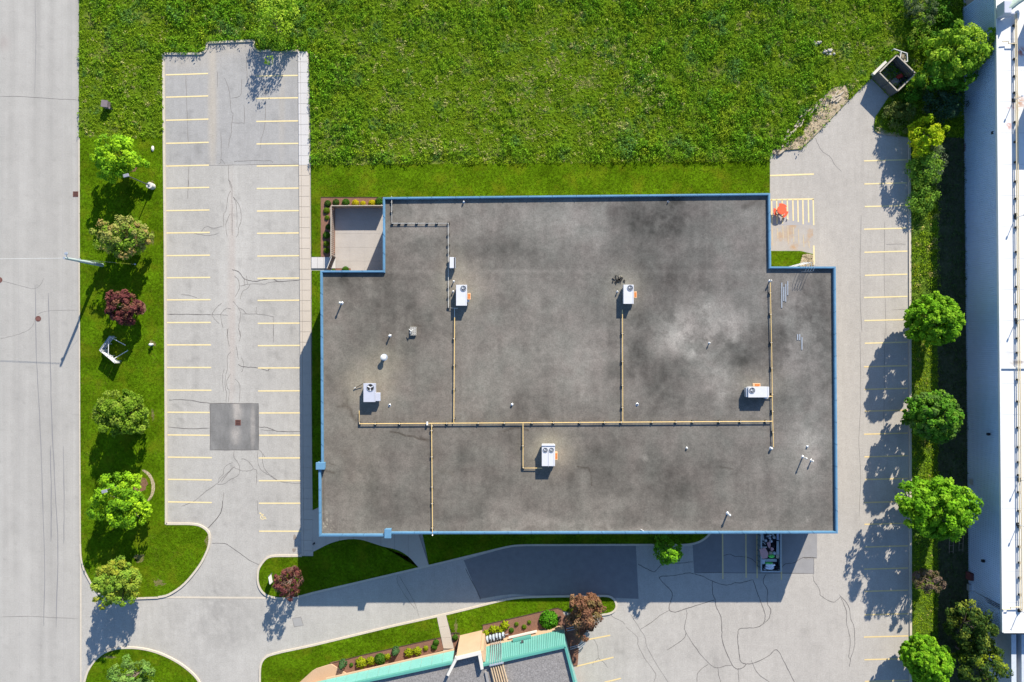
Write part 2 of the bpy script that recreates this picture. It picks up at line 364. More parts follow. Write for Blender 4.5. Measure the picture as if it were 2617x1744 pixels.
patch('hatched_pad', [(1966, 576), (2078, 576), (2078, 650), (2045, 643), (1966, 643)], .004, M['pad'])
# -- cracks
def crack(pts, wd=.07, m='sealant', z=.007, parent=LOT):
    sharp = pts[0] == pts[-1] or len(pts) == 2
    q = PP(pts if pts[0] == pts[-1] else smooth_line(pts, 8 if len(pts) == 2 else 5)); q = [(x + random.uniform(-.03, .03), y + random.uniform(-.03, .03)) for x, y in q]
    ws = [wd * random.uniform(.65, 1.2) for _ in q]; ws[0] *= .5; ws[-1] *= .5
    o = build('crack', MB().ribbon(q, ws, z), M[m], parent); return o
A = ((420, 80), 3.92); B_ = ((420, 460), 3.92); C_ = ((420, 840), 3.92); D_ = ((0, 1080), 3.92); E_ = ((500, 1280), 3.38); F_ = ((1000, 1340), 3.882)
G_ = ((1600, 1300), 3.532); Hh = ((1370, 1560), 8.52); I_ = ((1950, 0), 3.484); J_ = ((1900, 380), 4.238); K_ = ((2150, 850), 3.336); L_ = ((2150, 400), 3.336); R_ = ((0, 750), 4.48)
def bascol(X, Y):
    c = np.empty(X.shape + (3,)); c[...] = (.150, .143, .135); c *= (1 + .5 * (noise2(X, Y, 30, 301, 4) - .5) + .25 * (noise2(X * 2, Y * .5, 14, 302, 2) - .5))[..., None]
    t = np.clip((blob(X, Y, 606, 1055, 13, 22, 3) * .8 + blob(X, Y, 602, 1112, 13, 24, 3) * .75 + blob(X, Y, 602, 1036, 9, 8, 3) * .8 + .5 * blob(X, Y, 646, 1090, 6, 60, 4)) * (.4 + noise2(X, Y, 9, 303, 3)), 0, .9)[..., None]; return c * (1 - t) + np.array((.31, .28, .25)) * t
grid('asphalt_patch', 537, 661, 1031.5, 1150.5, 2.2, .004, bascol, M['asphalt'], parent=LOT)
crack([(537, 1031), (661, 1031.5)], .07, 'sealant'); crack([(537, 1150.5), (661, 1150.5)], .07, 'sealant'); crack([(537, 1031), (537, 1151)], .07, 'sealant'); crack([(661, 1032), (661, 1150)], .06, 'sealant')
CR = [(A, .055, 'crack', [[(215, 440), (220, 640), (232, 860), (240, 1140)], [(600, 465), (640, 560), (660, 690), (668, 800), (687, 830), (675, 930), (670, 1030), (650, 1090), (645, 1170)],
 [(670, 672), (740, 660), (770, 620), (772, 480)], [(675, 915), (780, 920), (803, 905), (797, 740)], [(822, 240), (828, 400), (828, 520)], [(1003, 560), (1012, 640), (1012, 900), (990, 1020), (970, 1080), (962, 1180)],
 [(535, 400), (532, 560)], [(568, 1000), (568, 1280), (545, 1335)], [(568, 1280), (610, 1335)], [(20, 1345), (520, 1345), (900, 1338), (1340, 1333)], [(700, 1310), (760, 1302), (1050, 1298), (1080, 1325)], [(245, 1360), (240, 1568)], [(645, 1340), (645, 1480), (670, 1568)]]),
 (B_, .055, 'crack', [[(240, 0), (236, 190)], [(640, 0), (665, 30), (678, 110), (678, 300), (680, 560)], [(670, 110), (640, 160), (620, 300), (595, 350), (592, 480)], [(690, 170), (715, 220), (725, 300), (730, 480)],
 [(690, 170), (740, 240), (765, 310), (770, 400), (745, 480), (740, 540), (720, 575)], [(660, 340), (630, 400), (615, 470), (630, 570)], [(372, 520), (400, 480), (440, 467), (485, 485), (580, 465)], [(300, 535), (340, 545), (450, 558), (545, 535)],
 [(760, 1065), (860, 1045), (1000, 1045), (1050, 1028), (1140, 1018)], [(860, 1045), (830, 1090), (785, 1120), (760, 1200)], [(700, 960), (745, 1010), (750, 1090), (710, 1170)], [(800, 990), (800, 1060)], [(825, 960), (832, 1055)],
 [(170, 1148), (260, 1160), (330, 1185)], [(575, 1235), (520, 1285), (480, 1350), (505, 1395), (550, 1445)], [(670, 1295), (620, 1290), (570, 1340), (570, 1410), (590, 1485)], [(685, 1215), (740, 1280), (765, 1340), (760, 1400), (745, 1480), (765, 1568)],
 [(750, 1285), (790, 1305), (820, 1345)], [(770, 1345), (920, 1345), (1070, 1368), (1092, 1390), (1092, 1568)], [(920, 1345), (922, 1275)], [(640, 1490), (628, 1568)]]),
 (B_, .09, 'sealant', [[(680, 900), (750, 925), (800, 990), (860, 1012), (930, 1015), (1010, 998), (1100, 993), (1140, 1018), (1360, 1003)], [(30, 1345), (280, 1348), (480, 1353)]]), (B_, .05, 'crack', [[(480, 1353), (560, 1350), (640, 1360)]]),
 (C_, .055, 'crack', [[(628, 0), (632, 90), (655, 185)], [(740, 0), (765, 60), (750, 130)], [(1092, 0), (1094, 140)], [(668, 230), (630, 290), (632, 400), (612, 480), (610, 580), (622, 640), (620, 740)], [(600, 410), (585, 470), (590, 640)],
 [(665, 455), (628, 520), (630, 590), (650, 630), (640, 740)], [(720, 180), (745, 310)], [(770, 290), (792, 340), (790, 400), (772, 440)], [(710, 505), (745, 545), (760, 600), (748, 740)], [(960, 1015), (1100, 1025)],
 [(700, 1215), (700, 1290), (740, 1350), (755, 1410), (740, 1470), (650, 1520), (600, 1558), (530, 1560)], [(690, 1345), (640, 1360), (600, 1400), (590, 1460), (550, 1500), (540, 1550)], [(685, 1390), (640, 1450), (570, 1540)],
 [(690, 1390), (780, 1425), (850, 1425), (890, 1405), (850, 1340), (800, 1308), (770, 1308)], [(950, 1215), (990, 1260), (1015, 1305)], [(935, 1230), (940, 1350), (980, 1425), (1060, 1475), (1140, 1525), (1240, 1545), (1368, 1550)], [(985, 1260), (990, 1360), (1030, 1440), (1140, 1525)], [(890, 1405), (925, 1430), (920, 1568)]]),
 (C_, .08, 'sealant', [[(740, 362), (800, 385), (915, 390), (1000, 412), (1040, 422), (1080, 398), (1362, 398)], [(45, 718), (130, 713), (260, 718), (340, 735), (458, 750)], [(35, 985), (240, 1003), (455, 998)], [(945, 990), (1020, 990), (1090, 1015), (1150, 1032), (1368, 1030)]]),
 (D_, .06, 'crack', [[(1815, 842), (1950, 785), (2050, 700), (2180, 610), (2240, 540), (2352, 440)], [(2240, 700), (2225, 850), (2190, 940), (2085, 1060)]]),
 (E_, .07, 'sealant', [[(140, 370), (250, 370), (320, 410), (460, 510), (550, 555)], [(235, 0), (215, 110), (105, 240)]]), (E_, .055, 'crack', [[(530, 0), (540, 115)], [(1745, 645), (1745, 710), (1830, 850), (1900, 940)], [(1760, 650), (1890, 880), (1930, 1005)], [(835, 1018), (910, 1003), (932, 1078), (850, 1090), (835, 1018)]]),
 (F_, .08, 'sealant', [[(735, 440), (800, 570), (870, 700), (885, 750)]]),
 (G_, .085, 'sealant', [[(105, 500), (180, 540), (255, 570), (310, 515), (360, 500), (480, 493), (605, 480)], [(865, 430), (935, 413), (980, 430), (1080, 437), (1140, 460), (1200, 515)], [(1405, 535), (1440, 500), (1520, 490), (1600, 443), (1720, 447)],
 [(615, 590), (560, 582), (430, 605), (320, 612), (308, 640), (370, 705), (415, 760), (410, 820), (390, 870), (390, 915), (430, 935), (470, 930), (540, 905), (700, 855), (805, 825)], [(615, 590), (680, 607), (780, 655), (880, 688), (940, 685), (980, 672), (1040, 670), (1145, 640)],
 [(1145, 640), (1185, 760), (1230, 880), (1252, 950), (1252, 1010), (1240, 1035)], [(1265, 590), (1237, 660), (1275, 740), (1275, 860), (1305, 910), (1290, 990), (1240, 1040), (1170, 1075), (1040, 1082), (1012, 1110), (1008, 1200), (1020, 1300), (1030, 1370), (1070, 1400), (1150, 1395), (1280, 1335), (1360, 1275), (1440, 1410), (1520, 1568)],
 [(780, 650), (780, 760), (805, 825), (815, 890), (855, 980), (865, 1100), (865, 1180), (910, 1310), (960, 1415), (1000, 1447), (1050, 1440), (1085, 1405)], [(615, 580), (1690, 585)]]),
 (G_, .06, 'sealant', [[(390, 920), (300, 970), (220, 1035), (130, 1090)], [(540, 905), (550, 960), (530, 1050), (540, 1120), (660, 1300), (740, 1390), (790, 1430), (840, 1437), (900, 1420), (955, 1415)], [(540, 1120), (525, 1170), (430, 1240), (370, 1280)],
 [(740, 1405), (650, 1480), (640, 1568)], [(830, 1437), (835, 1500), (855, 1568)], [(1010, 1447), (1018, 1568)], [(1130, 1370), (1160, 1440), (1210, 1510), (1300, 1568)], [(1690, 590), (1695, 650), (1745, 730), (1760, 790), (1870, 845), (1935, 795)],
 [(1935, 795), (1990, 930), (1990, 1030), (2025, 1190), (2010, 1330), (2025, 1365), (2015, 1430)], [(1925, 775), (2005, 880), (2030, 1000), (2055, 1060), (2065, 1200), (2050, 1290), (2022, 1360)], [(1695, 450), (1695, 590)], [(1602, 447), (1720, 447)]]),
 (G_, .05, 'crack', [[(40, 955), (120, 1080), (175, 1170), (185, 1240), (260, 1380), (380, 1568)], [(0, 1070), (100, 1160), (110, 1240), (180, 1370), (265, 1490), (250, 1568)]]),
 (Hh, .05, 'crack', [[(1240, 610), (1340, 790), (1360, 1030), (1480, 1140), (1560, 1250)], [(1360, 1030), (1290, 1100), (1230, 1190)], [(1610, 75), (1700, 160), (1850, 230), (1940, 310)]]),
 (I_, .05, 'crack', [[(465, 1230), (520, 1340), (600, 1400), (640, 1470), (700, 1530)]]),
 (K_, .045, 'crack', [[(160, 0), (165, 600), (150, 900), (165, 1200), (150, 1568)], [(370, 0), (365, 430), (360, 850)]]), (L_, .045, 'crack', [[(370, 560), (365, 1000), (375, 1300), (380, 1568)], [(170, 500), (160, 1100), (175, 1500)], [(380, 750), (550, 748)], [(430, 1310), (550, 1303)]])]
for (o, s), wd, m, ls in CR:
    for l in ls: crack(Z(o, s, l), wd, m)
# -- painted lines
def pline(pts, wd=.17, m='line', z=.012):
    return build('painted_line', MB().ribbon(PP(pts), wd, z), M[m], LOT)
for i, y in enumerate([190, 247, 306, 365, 423, 479.5, 537, 594, 652, 708.5, 765, 823, 880, 937.6, 995.5, 1052, 1110, 1166.7, 1223.5, 1281]):
    f = y / 1300; x0 = 422.5 + 7 * f; x1 = 529.5 + 12 * min(1, f * 1.2)
    sl = -4.5 + 6.5 * f
    pline([(x0, y + 2), ((x0 + x1) / 2, y + 2 + sl * .45), (min(x1, 536) if 1035 < y < 1150 else x1, y + 2 + sl)])
for i, y in enumerate([194, 251, 310, 367.5, 424, 481.5, 539, 596, 654, 711, 767.5, 826, 883, 940, 998.7, 1055, 1112, 1170, 1228, 1285.6, 1357]):
    f = y / 1300; x0 = 653 + 9 * f; x1 = 761 + 7.5 * f
    pline([(max(x0, 662.5) if 1035 < y < 1150 else x0, y + 1), (x1, y - 1 + 2 * f)], m='line')
for i, y in enumerate([368, 421, 473, 525, 578, 631, 682, 735, 787, 841, 893, 943, 996, 1048, 1100, 1153, 1203, 1255, 1306, 1357, 1411, 1462, 1514, 1564, 1614]):
    y = y * 1.1122; x0 = 2208 + (i % 3); pline([(x0, y + 2.5), (2318 + i * .15, y - .5)], m='line_gold' if i > 8 else 'line')
pline([(1968, 449.5), (2080, 445.5)], .2)
for x, y0, y1 in ((1846.3, 1330, 1480), (1905.8, 1330, 1477), (1934, 1330, 1478), (1996, 1330, 1482)): pline([(x, y0), (x + 1, y1)], .17, 'line_gold')
for a, b in (((1501.5, 1635), (1559.6, 1624)), ((1471, 1703.8), (1568, 1680)), ((1545, 1744), (1587, 1734)), ((1510, 1800), (1560, 1787))): pline([a, b], .17, 'line_gold')
pline([(1968, 511), (2079.5, 509)], .2)
for i, x in enumerate((1971.8, 1984.8, 1998.8, 2012, 2026, 2038.8, 2051.5, 2065.5)):
    pline([(x, 511), (x + 1.2, (574, 573, 572, 563, 565, 568, 574, 569)[i])], .17)
    pline([(x + 1.3, (577, 584, 577, 578, 580, 585, 600, 616)[i]), (x + 3, (628, 608, 611, 622, 620, 624, 632, 634)[i])], .12, 'line_faded')
pline([(2078, 509), (2079.5, 576)], .17); pline([(2079.5, 628), (2080.5, 678)], .2)
# accessibility mark, worn, lying in the stall nearest the entrance (drawn in metres about its centre)
hc = P(672, 1321); sym = MB()
def hcr(pts, wd): sym.ribbon([(hc[0] + x, hc[1] + y) for x, y in pts], wd, .013)
hcr([(.28 * math.cos(a) - .02, .28 * math.sin(a) - .05) for a in [math.radians(t) for t in range(110, 380, 18)]], .09)
hcr([(-.30, .40), (-.06, .26), (.12, .26)], .11); hcr([(-.06, .26), (-.02, -.06), (.26, -.02), (.42, -.34)], .1); hcr([(-.46, .42), (-.36, .48), (-.3, .4)], .13)
build('accessible_parking_symbol', sym, M['line'], LOT)
# worn brown oil marks near the kerb
for cx, cy, r in ((753, 1374, 7), (752, 1407, 6)):
    pts = [(cx + r * random.uniform(.5, 1) * math.cos(a), cy + 1.2 * r * random.uniform(.5, 1) * math.sin(a)) for a in [k * math.pi / 6 for k in range(12)]]
    patch('oil_stain', pts, .006, mat('oil_stain', (.20, .165, .14), .9, n1=(3, .2)))
# -- road marks
RD = thing('road_marks', (0, 0, 0), None, None); RD['kind'] = 'structure'
for l, wd, m in (([(0, 247), (60, 248), (140, 253), (200, 256)], .06, 'crack'), (Z(*R_, [(0, 520), (100, 500), (240, 460), (340, 410), (385, 350), (410, 270)]), .04, 'crack'), (Z(*R_, [(430, 240), (560, 200), (900, 195)]), .04, 'crack'),
     ([(-60, 706), (20, 722), (88, 738), (112, 712)], .04, 'crack'), ([(0, 1577), (80, 1576), (200, 1582)], .05, 'crack'), ([(90, 730), (93, 905), (98, 1000), (103, 1100), (108, 1250), (114, 1450), (112, 1600)], .10, 'tyre'), ([(124, 750), (128, 910), (133, 1080), (141, 1250), (148, 1400), (143, 1605)], .12, 'tyre'),
     ([(128, 1140), (131, 1260), (130, 1385)], .12, 'tyre'), ([(162, 1140), (164, 1300), (163, 1390)], .09, 'tyre'), ([(90, 0), (92, 120), (88, 240)], .06, 'tyre')):
    crack(l, wd, m, z=.005, parent=RD)
for x in (45, 158, 182):
    build('crack', MB().ribbon(PP([(x, -200), (x + 2, 700), (x + 5, 1800)]), .03, .004), mat('paver_seam', (.265, .25, .24), .9), RD)
def disc_thing(name, px, py, r, label):
    t = thing(name, P(px, py, 0), label, 'manhole cover'); x, y, _ = P(px, py)
    build('rim', MB().ring((x, y, 0.0), r, r * .84, .02, 20), M['castiron'], t)
    build('lid', MB().cyl((x, y, 0.0), r * .83, .012, 20), M['castiron'], t)
    mb = MB()
    for k in range(4): mb.box((x + (k - 1.5) * r * .35, y, .016), (r * .08, r * 1.1, .012))
    build('tread', mb, flat('lid_tread', (.2, .1, .09)), t)
disc_thing('manhole_cover', 98, 815, .36, 'round rusty manhole cover beside the long tyre lines on the street')
disc_thing('manhole_cover', -1, 716, .36, 'round rusty manhole cover cut by the left edge of the photo on the street')
def grate(px, py, wx, wy, label, nb):
    x, y, _ = P(px, py); t = thing('drain_grate', (x, y, 0), label, 'drain grate')
    build('pit', MB().add([(x - wx / 2, y - wy / 2, .008), (x + wx / 2, y - wy / 2, .008), (x + wx / 2, y + wy / 2, .008), (x - wx / 2, y + wy / 2, .008)], [(0, 1, 2, 3)]), M['dark'], t)
    fr = MB()
    for dx, dy, a, b in ((0, wy / 2, wx + .08, .08), (0, -wy / 2, wx + .08, .08), (wx / 2, 0, .08, wy - .081), (-wx / 2, 0, .08, wy - .081)): fr.box((x + dx, y + dy, .016), (a, b, .03))
    build('frame', fr, M['castiron'], t); first = None
    for k in range(nb):
        loc = (x - wx / 2 + wx * (k + .5) / nb, y, .016)
        if first is None: first = build('bar', MB().box(loc, (wx / nb * .45, wy - .1, .02)), M['castiron'], t, org=loc)
        else: stack('bar', first.data, t, loc)
    build('cross_bar', MB().box((x, y, .012), (wx - .1, .06, .02)), M['castiron'], t)
grate(608.5, 1080.5, .62, .62, 'square rusty drain grate in the dark patch of the car park', 5)
grate(193.5, 496.5, .6, .6, 'square rusty drain grate at the street kerb beside the grass strip', 6)

# -- kerbs
def kerb(pts, wd=.26, h=.13, sm=0, z=-.02, m='concrete'):
    q = smooth_line(pts, sm) if sm else pts
    return struct('kerb', MB().ribbon(PP(q), wd, z, h + .02), M[m])
Wst = [(203.5, 355), (203.8, 700), (205, 1100), (206.5, 1390)]
kerb(Wst, .16); kerb([(206.5, 1390), (206.5, 1744), (207, 2100)], .18, .02)
corner = [(206.5, 1390), (207.5, 1420), (211, 1440), (217, 1458), (227, 1478), (240, 1500), (256, 1518), (272, 1529)]
kerb(corner, .22, sm=4)
kerb([(272, 1529.5), (349, 1529), (405, 1527)], .24)
kerb([(405, 1527), (660, 1528.5), (700, 1529)], .22, .02)
lobe = [(405, 1526), (433, 1519), (472, 1492), (510, 1446), (530, 1408), (536, 1385), (535, 1364), (525, 1351), (508, 1342), (485, 1339), (455, 1338.7)]
kerb(lobe, .27, sm=4); kerb([(455, 1338.7), (426.5, 1338.7)], .27)
kerb([(425.5, 1340), (424.3, 1000), (422.3, 600), (420.5, 422), (418, 137)], .27)
kerb([(417, 138.5), (470, 138.5), (508, 138.3)], .26); kerb([(508, 138.3), (519, 136), (526, 130), (528.6, 122), (529.5, 112)], .26, sm=4)
kerb([(528.5, 110.5), (590, 107.5), (649, 105)], .26); kerb([(649.3, 105), (650, 119), (654, 127), (662, 130.8), (672, 131)], .26, sm=4); kerb([(672, 131), (694, 131)], .26); kerb([(729, 131), (763, 131)], .26)
island = [(772, 1420), (735, 1420.5), (701, 1421), (683, 1426), (670, 1440), (661, 1457), (659.5, 1484), (666, 1505), (680, 1520), (701, 1527), (725, 1529), (760, 1525.5), (805, 1514), (855, 1502.5), (1000, 1468.5), (1100, 1445)]
kerb(island[:2], .27); kerb(island[1:15], .26, sm=4); kerb(island[14:], .26)
kerb([(1100, 1445), (1154, 1432), (1260, 1406)], .24); kerb([(1260, 1406), (1290, 1399), (1315, 1394.5), (1345, 1393)], .24, sm=4); kerb([(1345, 1393), (1600, 1392.3), (1745, 1392)], .24); kerb([(1745, 1392), (1764, 1391), (1787, 1384.5), (1804, 1373.6), (1814, 1362), (1820, 1345), (1822, 1326)], .26, sm=4)
sl = [(206 + 8, 1760), (219, 1735), (227, 1712), (243, 1688), (262, 1671), (285, 1660), (315, 1655.5), (350, 1656), (385, 1662), (420, 1674), (455, 1692), (485, 1714), (505, 1735), (518, 1760), (530, 1790)]
kerb(sl, .25, sm=4)
sk = [(665, 1900), (665, 1720), (667, 1700), (674, 1685), (688, 1675), (720, 1666), (800, 1649), (1000, 1600.5), (1116, 1575)]
kerb(sk[:2], .25); kerb(sk[1:6], .25, sm=4); kerb(sk[5:8] , .25)if False else None
kerb([(720, 1666), (800, 1649), (1000, 1600.5), (1140, 1569.5)], .25)
kerb([(1140, 1569.5), (1200, 1555), (1254, 1541)], .25); kerb([(1254, 1541), (1290, 1532.5), (1330, 1527), (1380, 1524.8), (1440, 1523.8), (1540, 1522.6)], .25, sm=4)
kerb([(1540, 1522.6), (1556, 1524), (1568, 1531), (1574, 1541), (1574.5, 1552), (1568, 1562), (1556, 1568), (1540, 1570.5)], .25, sm=4); kerb([(1540, 1570.5), (1500, 1580), (1478, 1588)], .22)
kerb([(2323.5, 352), (2324.5, 700), (2325.5, 1000), (2326.3, 1500), (2327, 1960)], .28)
# -- lawns (raised a little, kept in by the kerbs)
def lawn(name, pts, m='lawn', z=.10): return struct(name, MB().prism(PP(pts), -.055, z, bottom=False), M[m])
L_west = [(204, 352), (419, 352), (420.5, 422), (422.3, 600), (424.3, 1000), (425.5, 1340)] + lobe[::-1][1:] + [(405, 1527), (349, 1529), (272, 1529)] + corner[::-1] + [(205, 1100), (203.8, 700)]
L_isl = [(772, 1420)] + island[1:] + [(1096, 1446), (1071, 1452)] + smooth_line([(1071, 1451), (1062, 1441), (1043, 1421), (1015, 1405), (978, 1396), (931, 1381), (903, 1377.6), (875, 1380), (847, 1387.5), (828, 1396), (801, 1410)], 3) + [(801, 1422), (772, 1422)]
L_south = [(1071, 1320), (1096.6, 1445.5), (1154, 1432), (1260, 1406), (1315, 1394.5), (1345, 1393), (1745, 1392), (1764, 1391), (1787, 1384.5), (1804, 1373.6), (1814, 1362), (1820, 1345), (1822, 1320)]
L_swall = [(797, 692), (870, 692), (870, 1290), (815, 1296), (799, 1303.5)]
L_nstrip = [(795, 423), (1967, 413), (1967, 550), (985, 550), (985, 505), (820.5, 505), (820.5, 657), (796.5, 657)]
L_lobe = [(x, y) for x, y in smooth_line(sl, 3)] + [(214, 1790)]
L_tb1 = [(665, 1720), (667, 1700), (674, 1685), (688, 1675), (720, 1666), (800, 1649), (1000, 1600.5), (1116, 1575), (1129, 1632), (846, 1695), (756, 1760), (720, 1900), (665, 1900)]
L_tb2 = [(1140, 1569.5), (1254, 1541), (1290, 1532.5), (1330, 1527), (1380, 1524.8), (1440, 1523.8), (1540, 1522.6), (1556, 1524), (1568, 1531), (1574, 1541), (1574.5, 1552), (1568, 1562), (1556, 1568), (1540, 1570.5), (1490, 1575), (1436, 1560), (1424, 1556), (1412, 1558), (1234, 1597), (1232, 1612), (1175, 1626), (1153, 1616)]
L_pocket = [(1966, 642), (2045, 642), (2077, 650), (2079, 700), (1966, 700)]
for nm, pl in (('lawn', L_west), ('lawn', L_isl), ('lawn', L_south), ('lawn', L_swall), ('lawn', L_nstrip), ('lawn', L_lobe), ('lawn', L_tb1), ('lawn', L_tb2), ('lawn', L_pocket)): lawn(nm, pl)
MEAD = [(203, -260), (203, 352), (417, 352), (418, 139), (508, 139), (526, 131), (529, 111), (649, 105), (650.5, 120), (660, 131), (776, 131), (786, 134), (790, 140), (793, 280), (795, 423), (1967, 413), (1967, 396), (1973, 387.5), (2047.6, 382), (2093.5, 336), (2168, 258), (2226, 201), (2272, 247), (2237, 299), (2233.6, 321), (2235, 336), (2295, 348), (2323, 352), (2325, 352), (2700, 352), (2700, -260)]
struct('meadow', MB().prism(PP(MEAD), -.055, .1, bottom=False), M['meadow'])
struct('verge', MB().prism(PP([(2325, 353), (2325.5, 1000), (2326.3, 1500), (2327, 1960), (2396, 1960), (2394, 353)]), -.055, .1, bottom=False), M['verge'])
struct('ground_with_painted_shade', MB().prism(PP([(2394.1, 353), (2396.1, 1960), (2900, 1960), (2900, 353)]), -.055, .1, bottom=False), mat('shade_darkened_ground', (.052, .056, .03), .95, n1=(.6, .3), n2=(4, .35), bump=.05, bscale=6, spec=0))  # ground colour darkened to paint in the warehouse's cast shade
# -- slabs of the sidewalk, each a piece
SW = thing('sidewalk', (0, 0, 0), None, None); SW['kind'] = 'structure'
struct('sidewalk_bed', MB().prism(PP([(763, 132), (788, 134), (799.5, 1303), (801, 1421), (771, 1419), (768, 800)]), -.05, .08, bottom=False), M['concrete'], SW)
def sx(y, side): f = (y - 131) / 1290; return (762.5 + 9 * f) if side == 0 else (788 + 13 * f if y > 145 else 786)
y = 133.0; k = 0
while y < 1419:
    y2 = min(y + 26.6, 1420.5); 
    if y < 423 < y2: y2 = 423
    g = .35; z1 = .125 + random.uniform(-.004, .004)
    mb = MB().prism(PP([(sx(y, 0) + g + 6.0, y + g), (sx(y, 1) - .3, y + g), (sx(y2, 1) - .3, y2 - g), (sx(y2, 0) + g + 6.0, y2 - g)]), .05, z1)
    struct('paving_slab', mb, M['slab_white'] if y < 422 else M['slab'], SW)
    mb = MB().prism(PP([(sx(y, 0), y + g), (sx(y, 0) + 5.6, y + g), (sx(y2, 0) + 5.6, y2 - g), (sx(y2, 0), y2 - g)]), .03, .13)
    struct('kerb_stone', mb, M['slab_white'] if y < 422 else M['slab'], SW)
    y = y2; k += 1
# entrance walk: slabs clipped to the walk's outline
WALK = [(799.5, 1304), (815, 1297), (870, 1297), (870, 1320), (1071, 1320), (1071, 1368), (1096.6, 1445.5), (1071, 1452)] + smooth_line([(1071, 1451), (1062, 1441), (1043, 1421), (1015, 1405), (978, 1396), (931, 1381), (903, 1377.6), (875, 1380), (847, 1387.5), (828, 1396), (801, 1410)], 3)
struct('entrance_walk_bed', MB().prism(PP(WALK), -.05, .10, bottom=False), mat('walk_joint', (.2, .18, .16), .9), SW)
def clip(poly, axis, val, keep_less):
    out = []
    for i in range(len(poly)):
        a, b = poly[i], poly[(i + 1) % len(poly)]; ia = (a[axis] <= val) == keep_less; ib = (b[axis] <= val) == keep_less
        if ia: out.append(a)
        if ia != ib:
            t = (val - a[axis]) / (b[axis] - a[axis]); out.append((a[0] + (b[0] - a[0]) * t, a[1] + (b[1] - a[1]) * t))
    return out
for i in range(8):
    q = clip(clip(WALK, 0, 799 + i * 35 + 34.4, True), 0, 799 + i * 35, False)
    if i == 7: q = clip(WALK, 0, 799 + 7 * 35, False)
    if len(q) > 2:
        ds = []
        for p in q:
            if not ds or (abs(p[0] - ds[-1][0]) + abs(p[1] - ds[-1][1])) > .3: ds.append(p)
        if len(ds) > 2: struct('paving_slab', MB().prism(PP(ds), .08, .125), M['slab'], SW)
for i in range(4):   # short walk to the courtyard gate
    x0 = 796.8 + i * 15.5; struct('paving_slab', MB().prism(PP([(x0, 658), (x0 + 15, 658), (x0 + 15, 686.3), (x0, 686.3)]), -.02, .125), M['slab_white'], SW)
CY = thing('courtyard_paving', (0, 0, 0), None, None); CY['kind'] = 'structure'
for i in range(4):
    for j in range(5):
        x0 = 857 + i * 37.5; y0 = 528 + j * 35; g = .06
        if j == 4 and i == 0: q = [(x0 + 2, y0 + g), (x0 + 37.4, y0 + g), (x0 + 37.4, y0 + 18), (x0 + 2, y0 + 18)]
        else: q = [(x0, y0 + g), (x0 + 37.4, y0 + g), (x0 + 37.4, y0 + 34.8), (x0, y0 + 34.8)]
        struct('paving_slab', MB().prism(PP(q), -.02, .118 + random.uniform(-.003, .003)), M['court'], CY)
for i in range(3):   # walk to the green roofed building
    t0, t1 = i / 3, (i + 1) / 3 - .006
    a = lambda t: (1116.7 + 17 * t, 1576 + 81 * t); b = lambda t: (1139.7 + 21 * t, 1570.5 + 87 * t)
    struct('paving_slab', MB().prism(PP([a(t0), b(t0), b(t1), a(t1)]), -.02, .125), M['slab'], SW)
# -- beds
def bed(pts, m='mulch', z=.13, name='mulch_bed'): return struct(name, MB().prism(PP(pts), -.05, z, bottom=False), M[m])
bed([(1442, 1572), (1478, 1589), (1502, 1598), (1480, 1645), (1476, 1700), (1462, 1700), (1455, 1660), (1446, 1612)], z=.12)
bed([(820.5, 506), (985, 506), (985, 533), (857, 533), (857, 647), (846, 657), (820.5, 657)])
bed([(858, 686.5), (897, 686.5), (897, 700), (858, 700)])
bed([(842, 1696.5), (846, 1692), (930, 1673.5), (1126, 1629), (1134, 1660), (940, 1718), (884, 1728)])
bed([(1154, 1622), (1176, 1622), (1180, 1640), (1164, 1664), (1160, 1655)])
bed([(1234, 1597), (1330, 1576), (1412, 1557), (1424, 1554.5), (1436, 1559), (1441, 1570), (1447, 1614), (1470, 1700), (1440, 1700), (1238, 1660)])
for pts in ([(820.5, 505.5), (985, 505.5)], [(842, 1696), (930, 1673), (1128, 1628.5)], [(1152, 1618), (1164, 1616.5), (1176, 1618.5)], [(1232, 1597.5), (1330, 1575.3), (1412, 1556.2), (1424, 1553.8), (1436, 1558)]):
    struct('bed_edging', MB().ribbon(PP(pts), .10, .08, .07), M['mulch_dark'])
def ringbed(cx, cy, r, m='mulch', z=.115, seed=0):
    rr = random.Random(seed); struct('mulch_ring' if m == 'mulch' else 'bare_soil', MB().prism(PP([(cx + r * rr.uniform(.85, 1.1) * math.cos(a), cy + r * rr.uniform(.85, 1.1) * math.sin(a)) for a in [k * math.pi / 9 for k in range(18)]]), .05, z, bottom=False), M[m])
ringbed(357, 787, 19, seed=1); ringbed(357, 1237, 21, seed=2); ringbed(752, 1459, 14, seed=3); ringbed(338, 425, 16, seed=4); ringbed(345, 613, 20, seed=5); ringbed(2345, 1476, 18, seed=6)
struct('dry_grass_arc', MB().ribbon(PP([(355 + 38 * math.cos(a), 1245 + 45 * math.sin(a)) for a in [math.radians(t) for t in range(-75, 60, 9)]]), [.15, .3, .35, .4, .4, .35, .4, .45, .4, .45, .4, .35, .3, .3, .15], .112), M['dirt'])
for cx, cy, rx, ry, sd_ in ((390, 610, 5, 28, 1), (390, 1060, 5, 18, 2), (388, 470, 10, 12, 3), (391, 878, 12, 10, 4), (355, 1425, 16, 14, 5), (530, 1385, 8, 20, 6), (280, 1680, 22, 6, 7), (405, 1490, 22, 12, 8), (1500, 1562, 30, 8, 9), (1165, 1605, 6, 26, 10)):
    rr = random.Random(sd_); struct('bare_soil', MB().add([P(cx + rx * rr.uniform(.3, 1.1) * math.cos(a), cy + ry * rr.uniform(.3, 1.1) * math.sin(a), .106) for a in [-k * math.pi / 11 for k in range(22)]], [tuple(range(22))]), mat('patchy_grass', (.12, .11, .035), .95, n1=(3, .25), n2=(9, .3)))
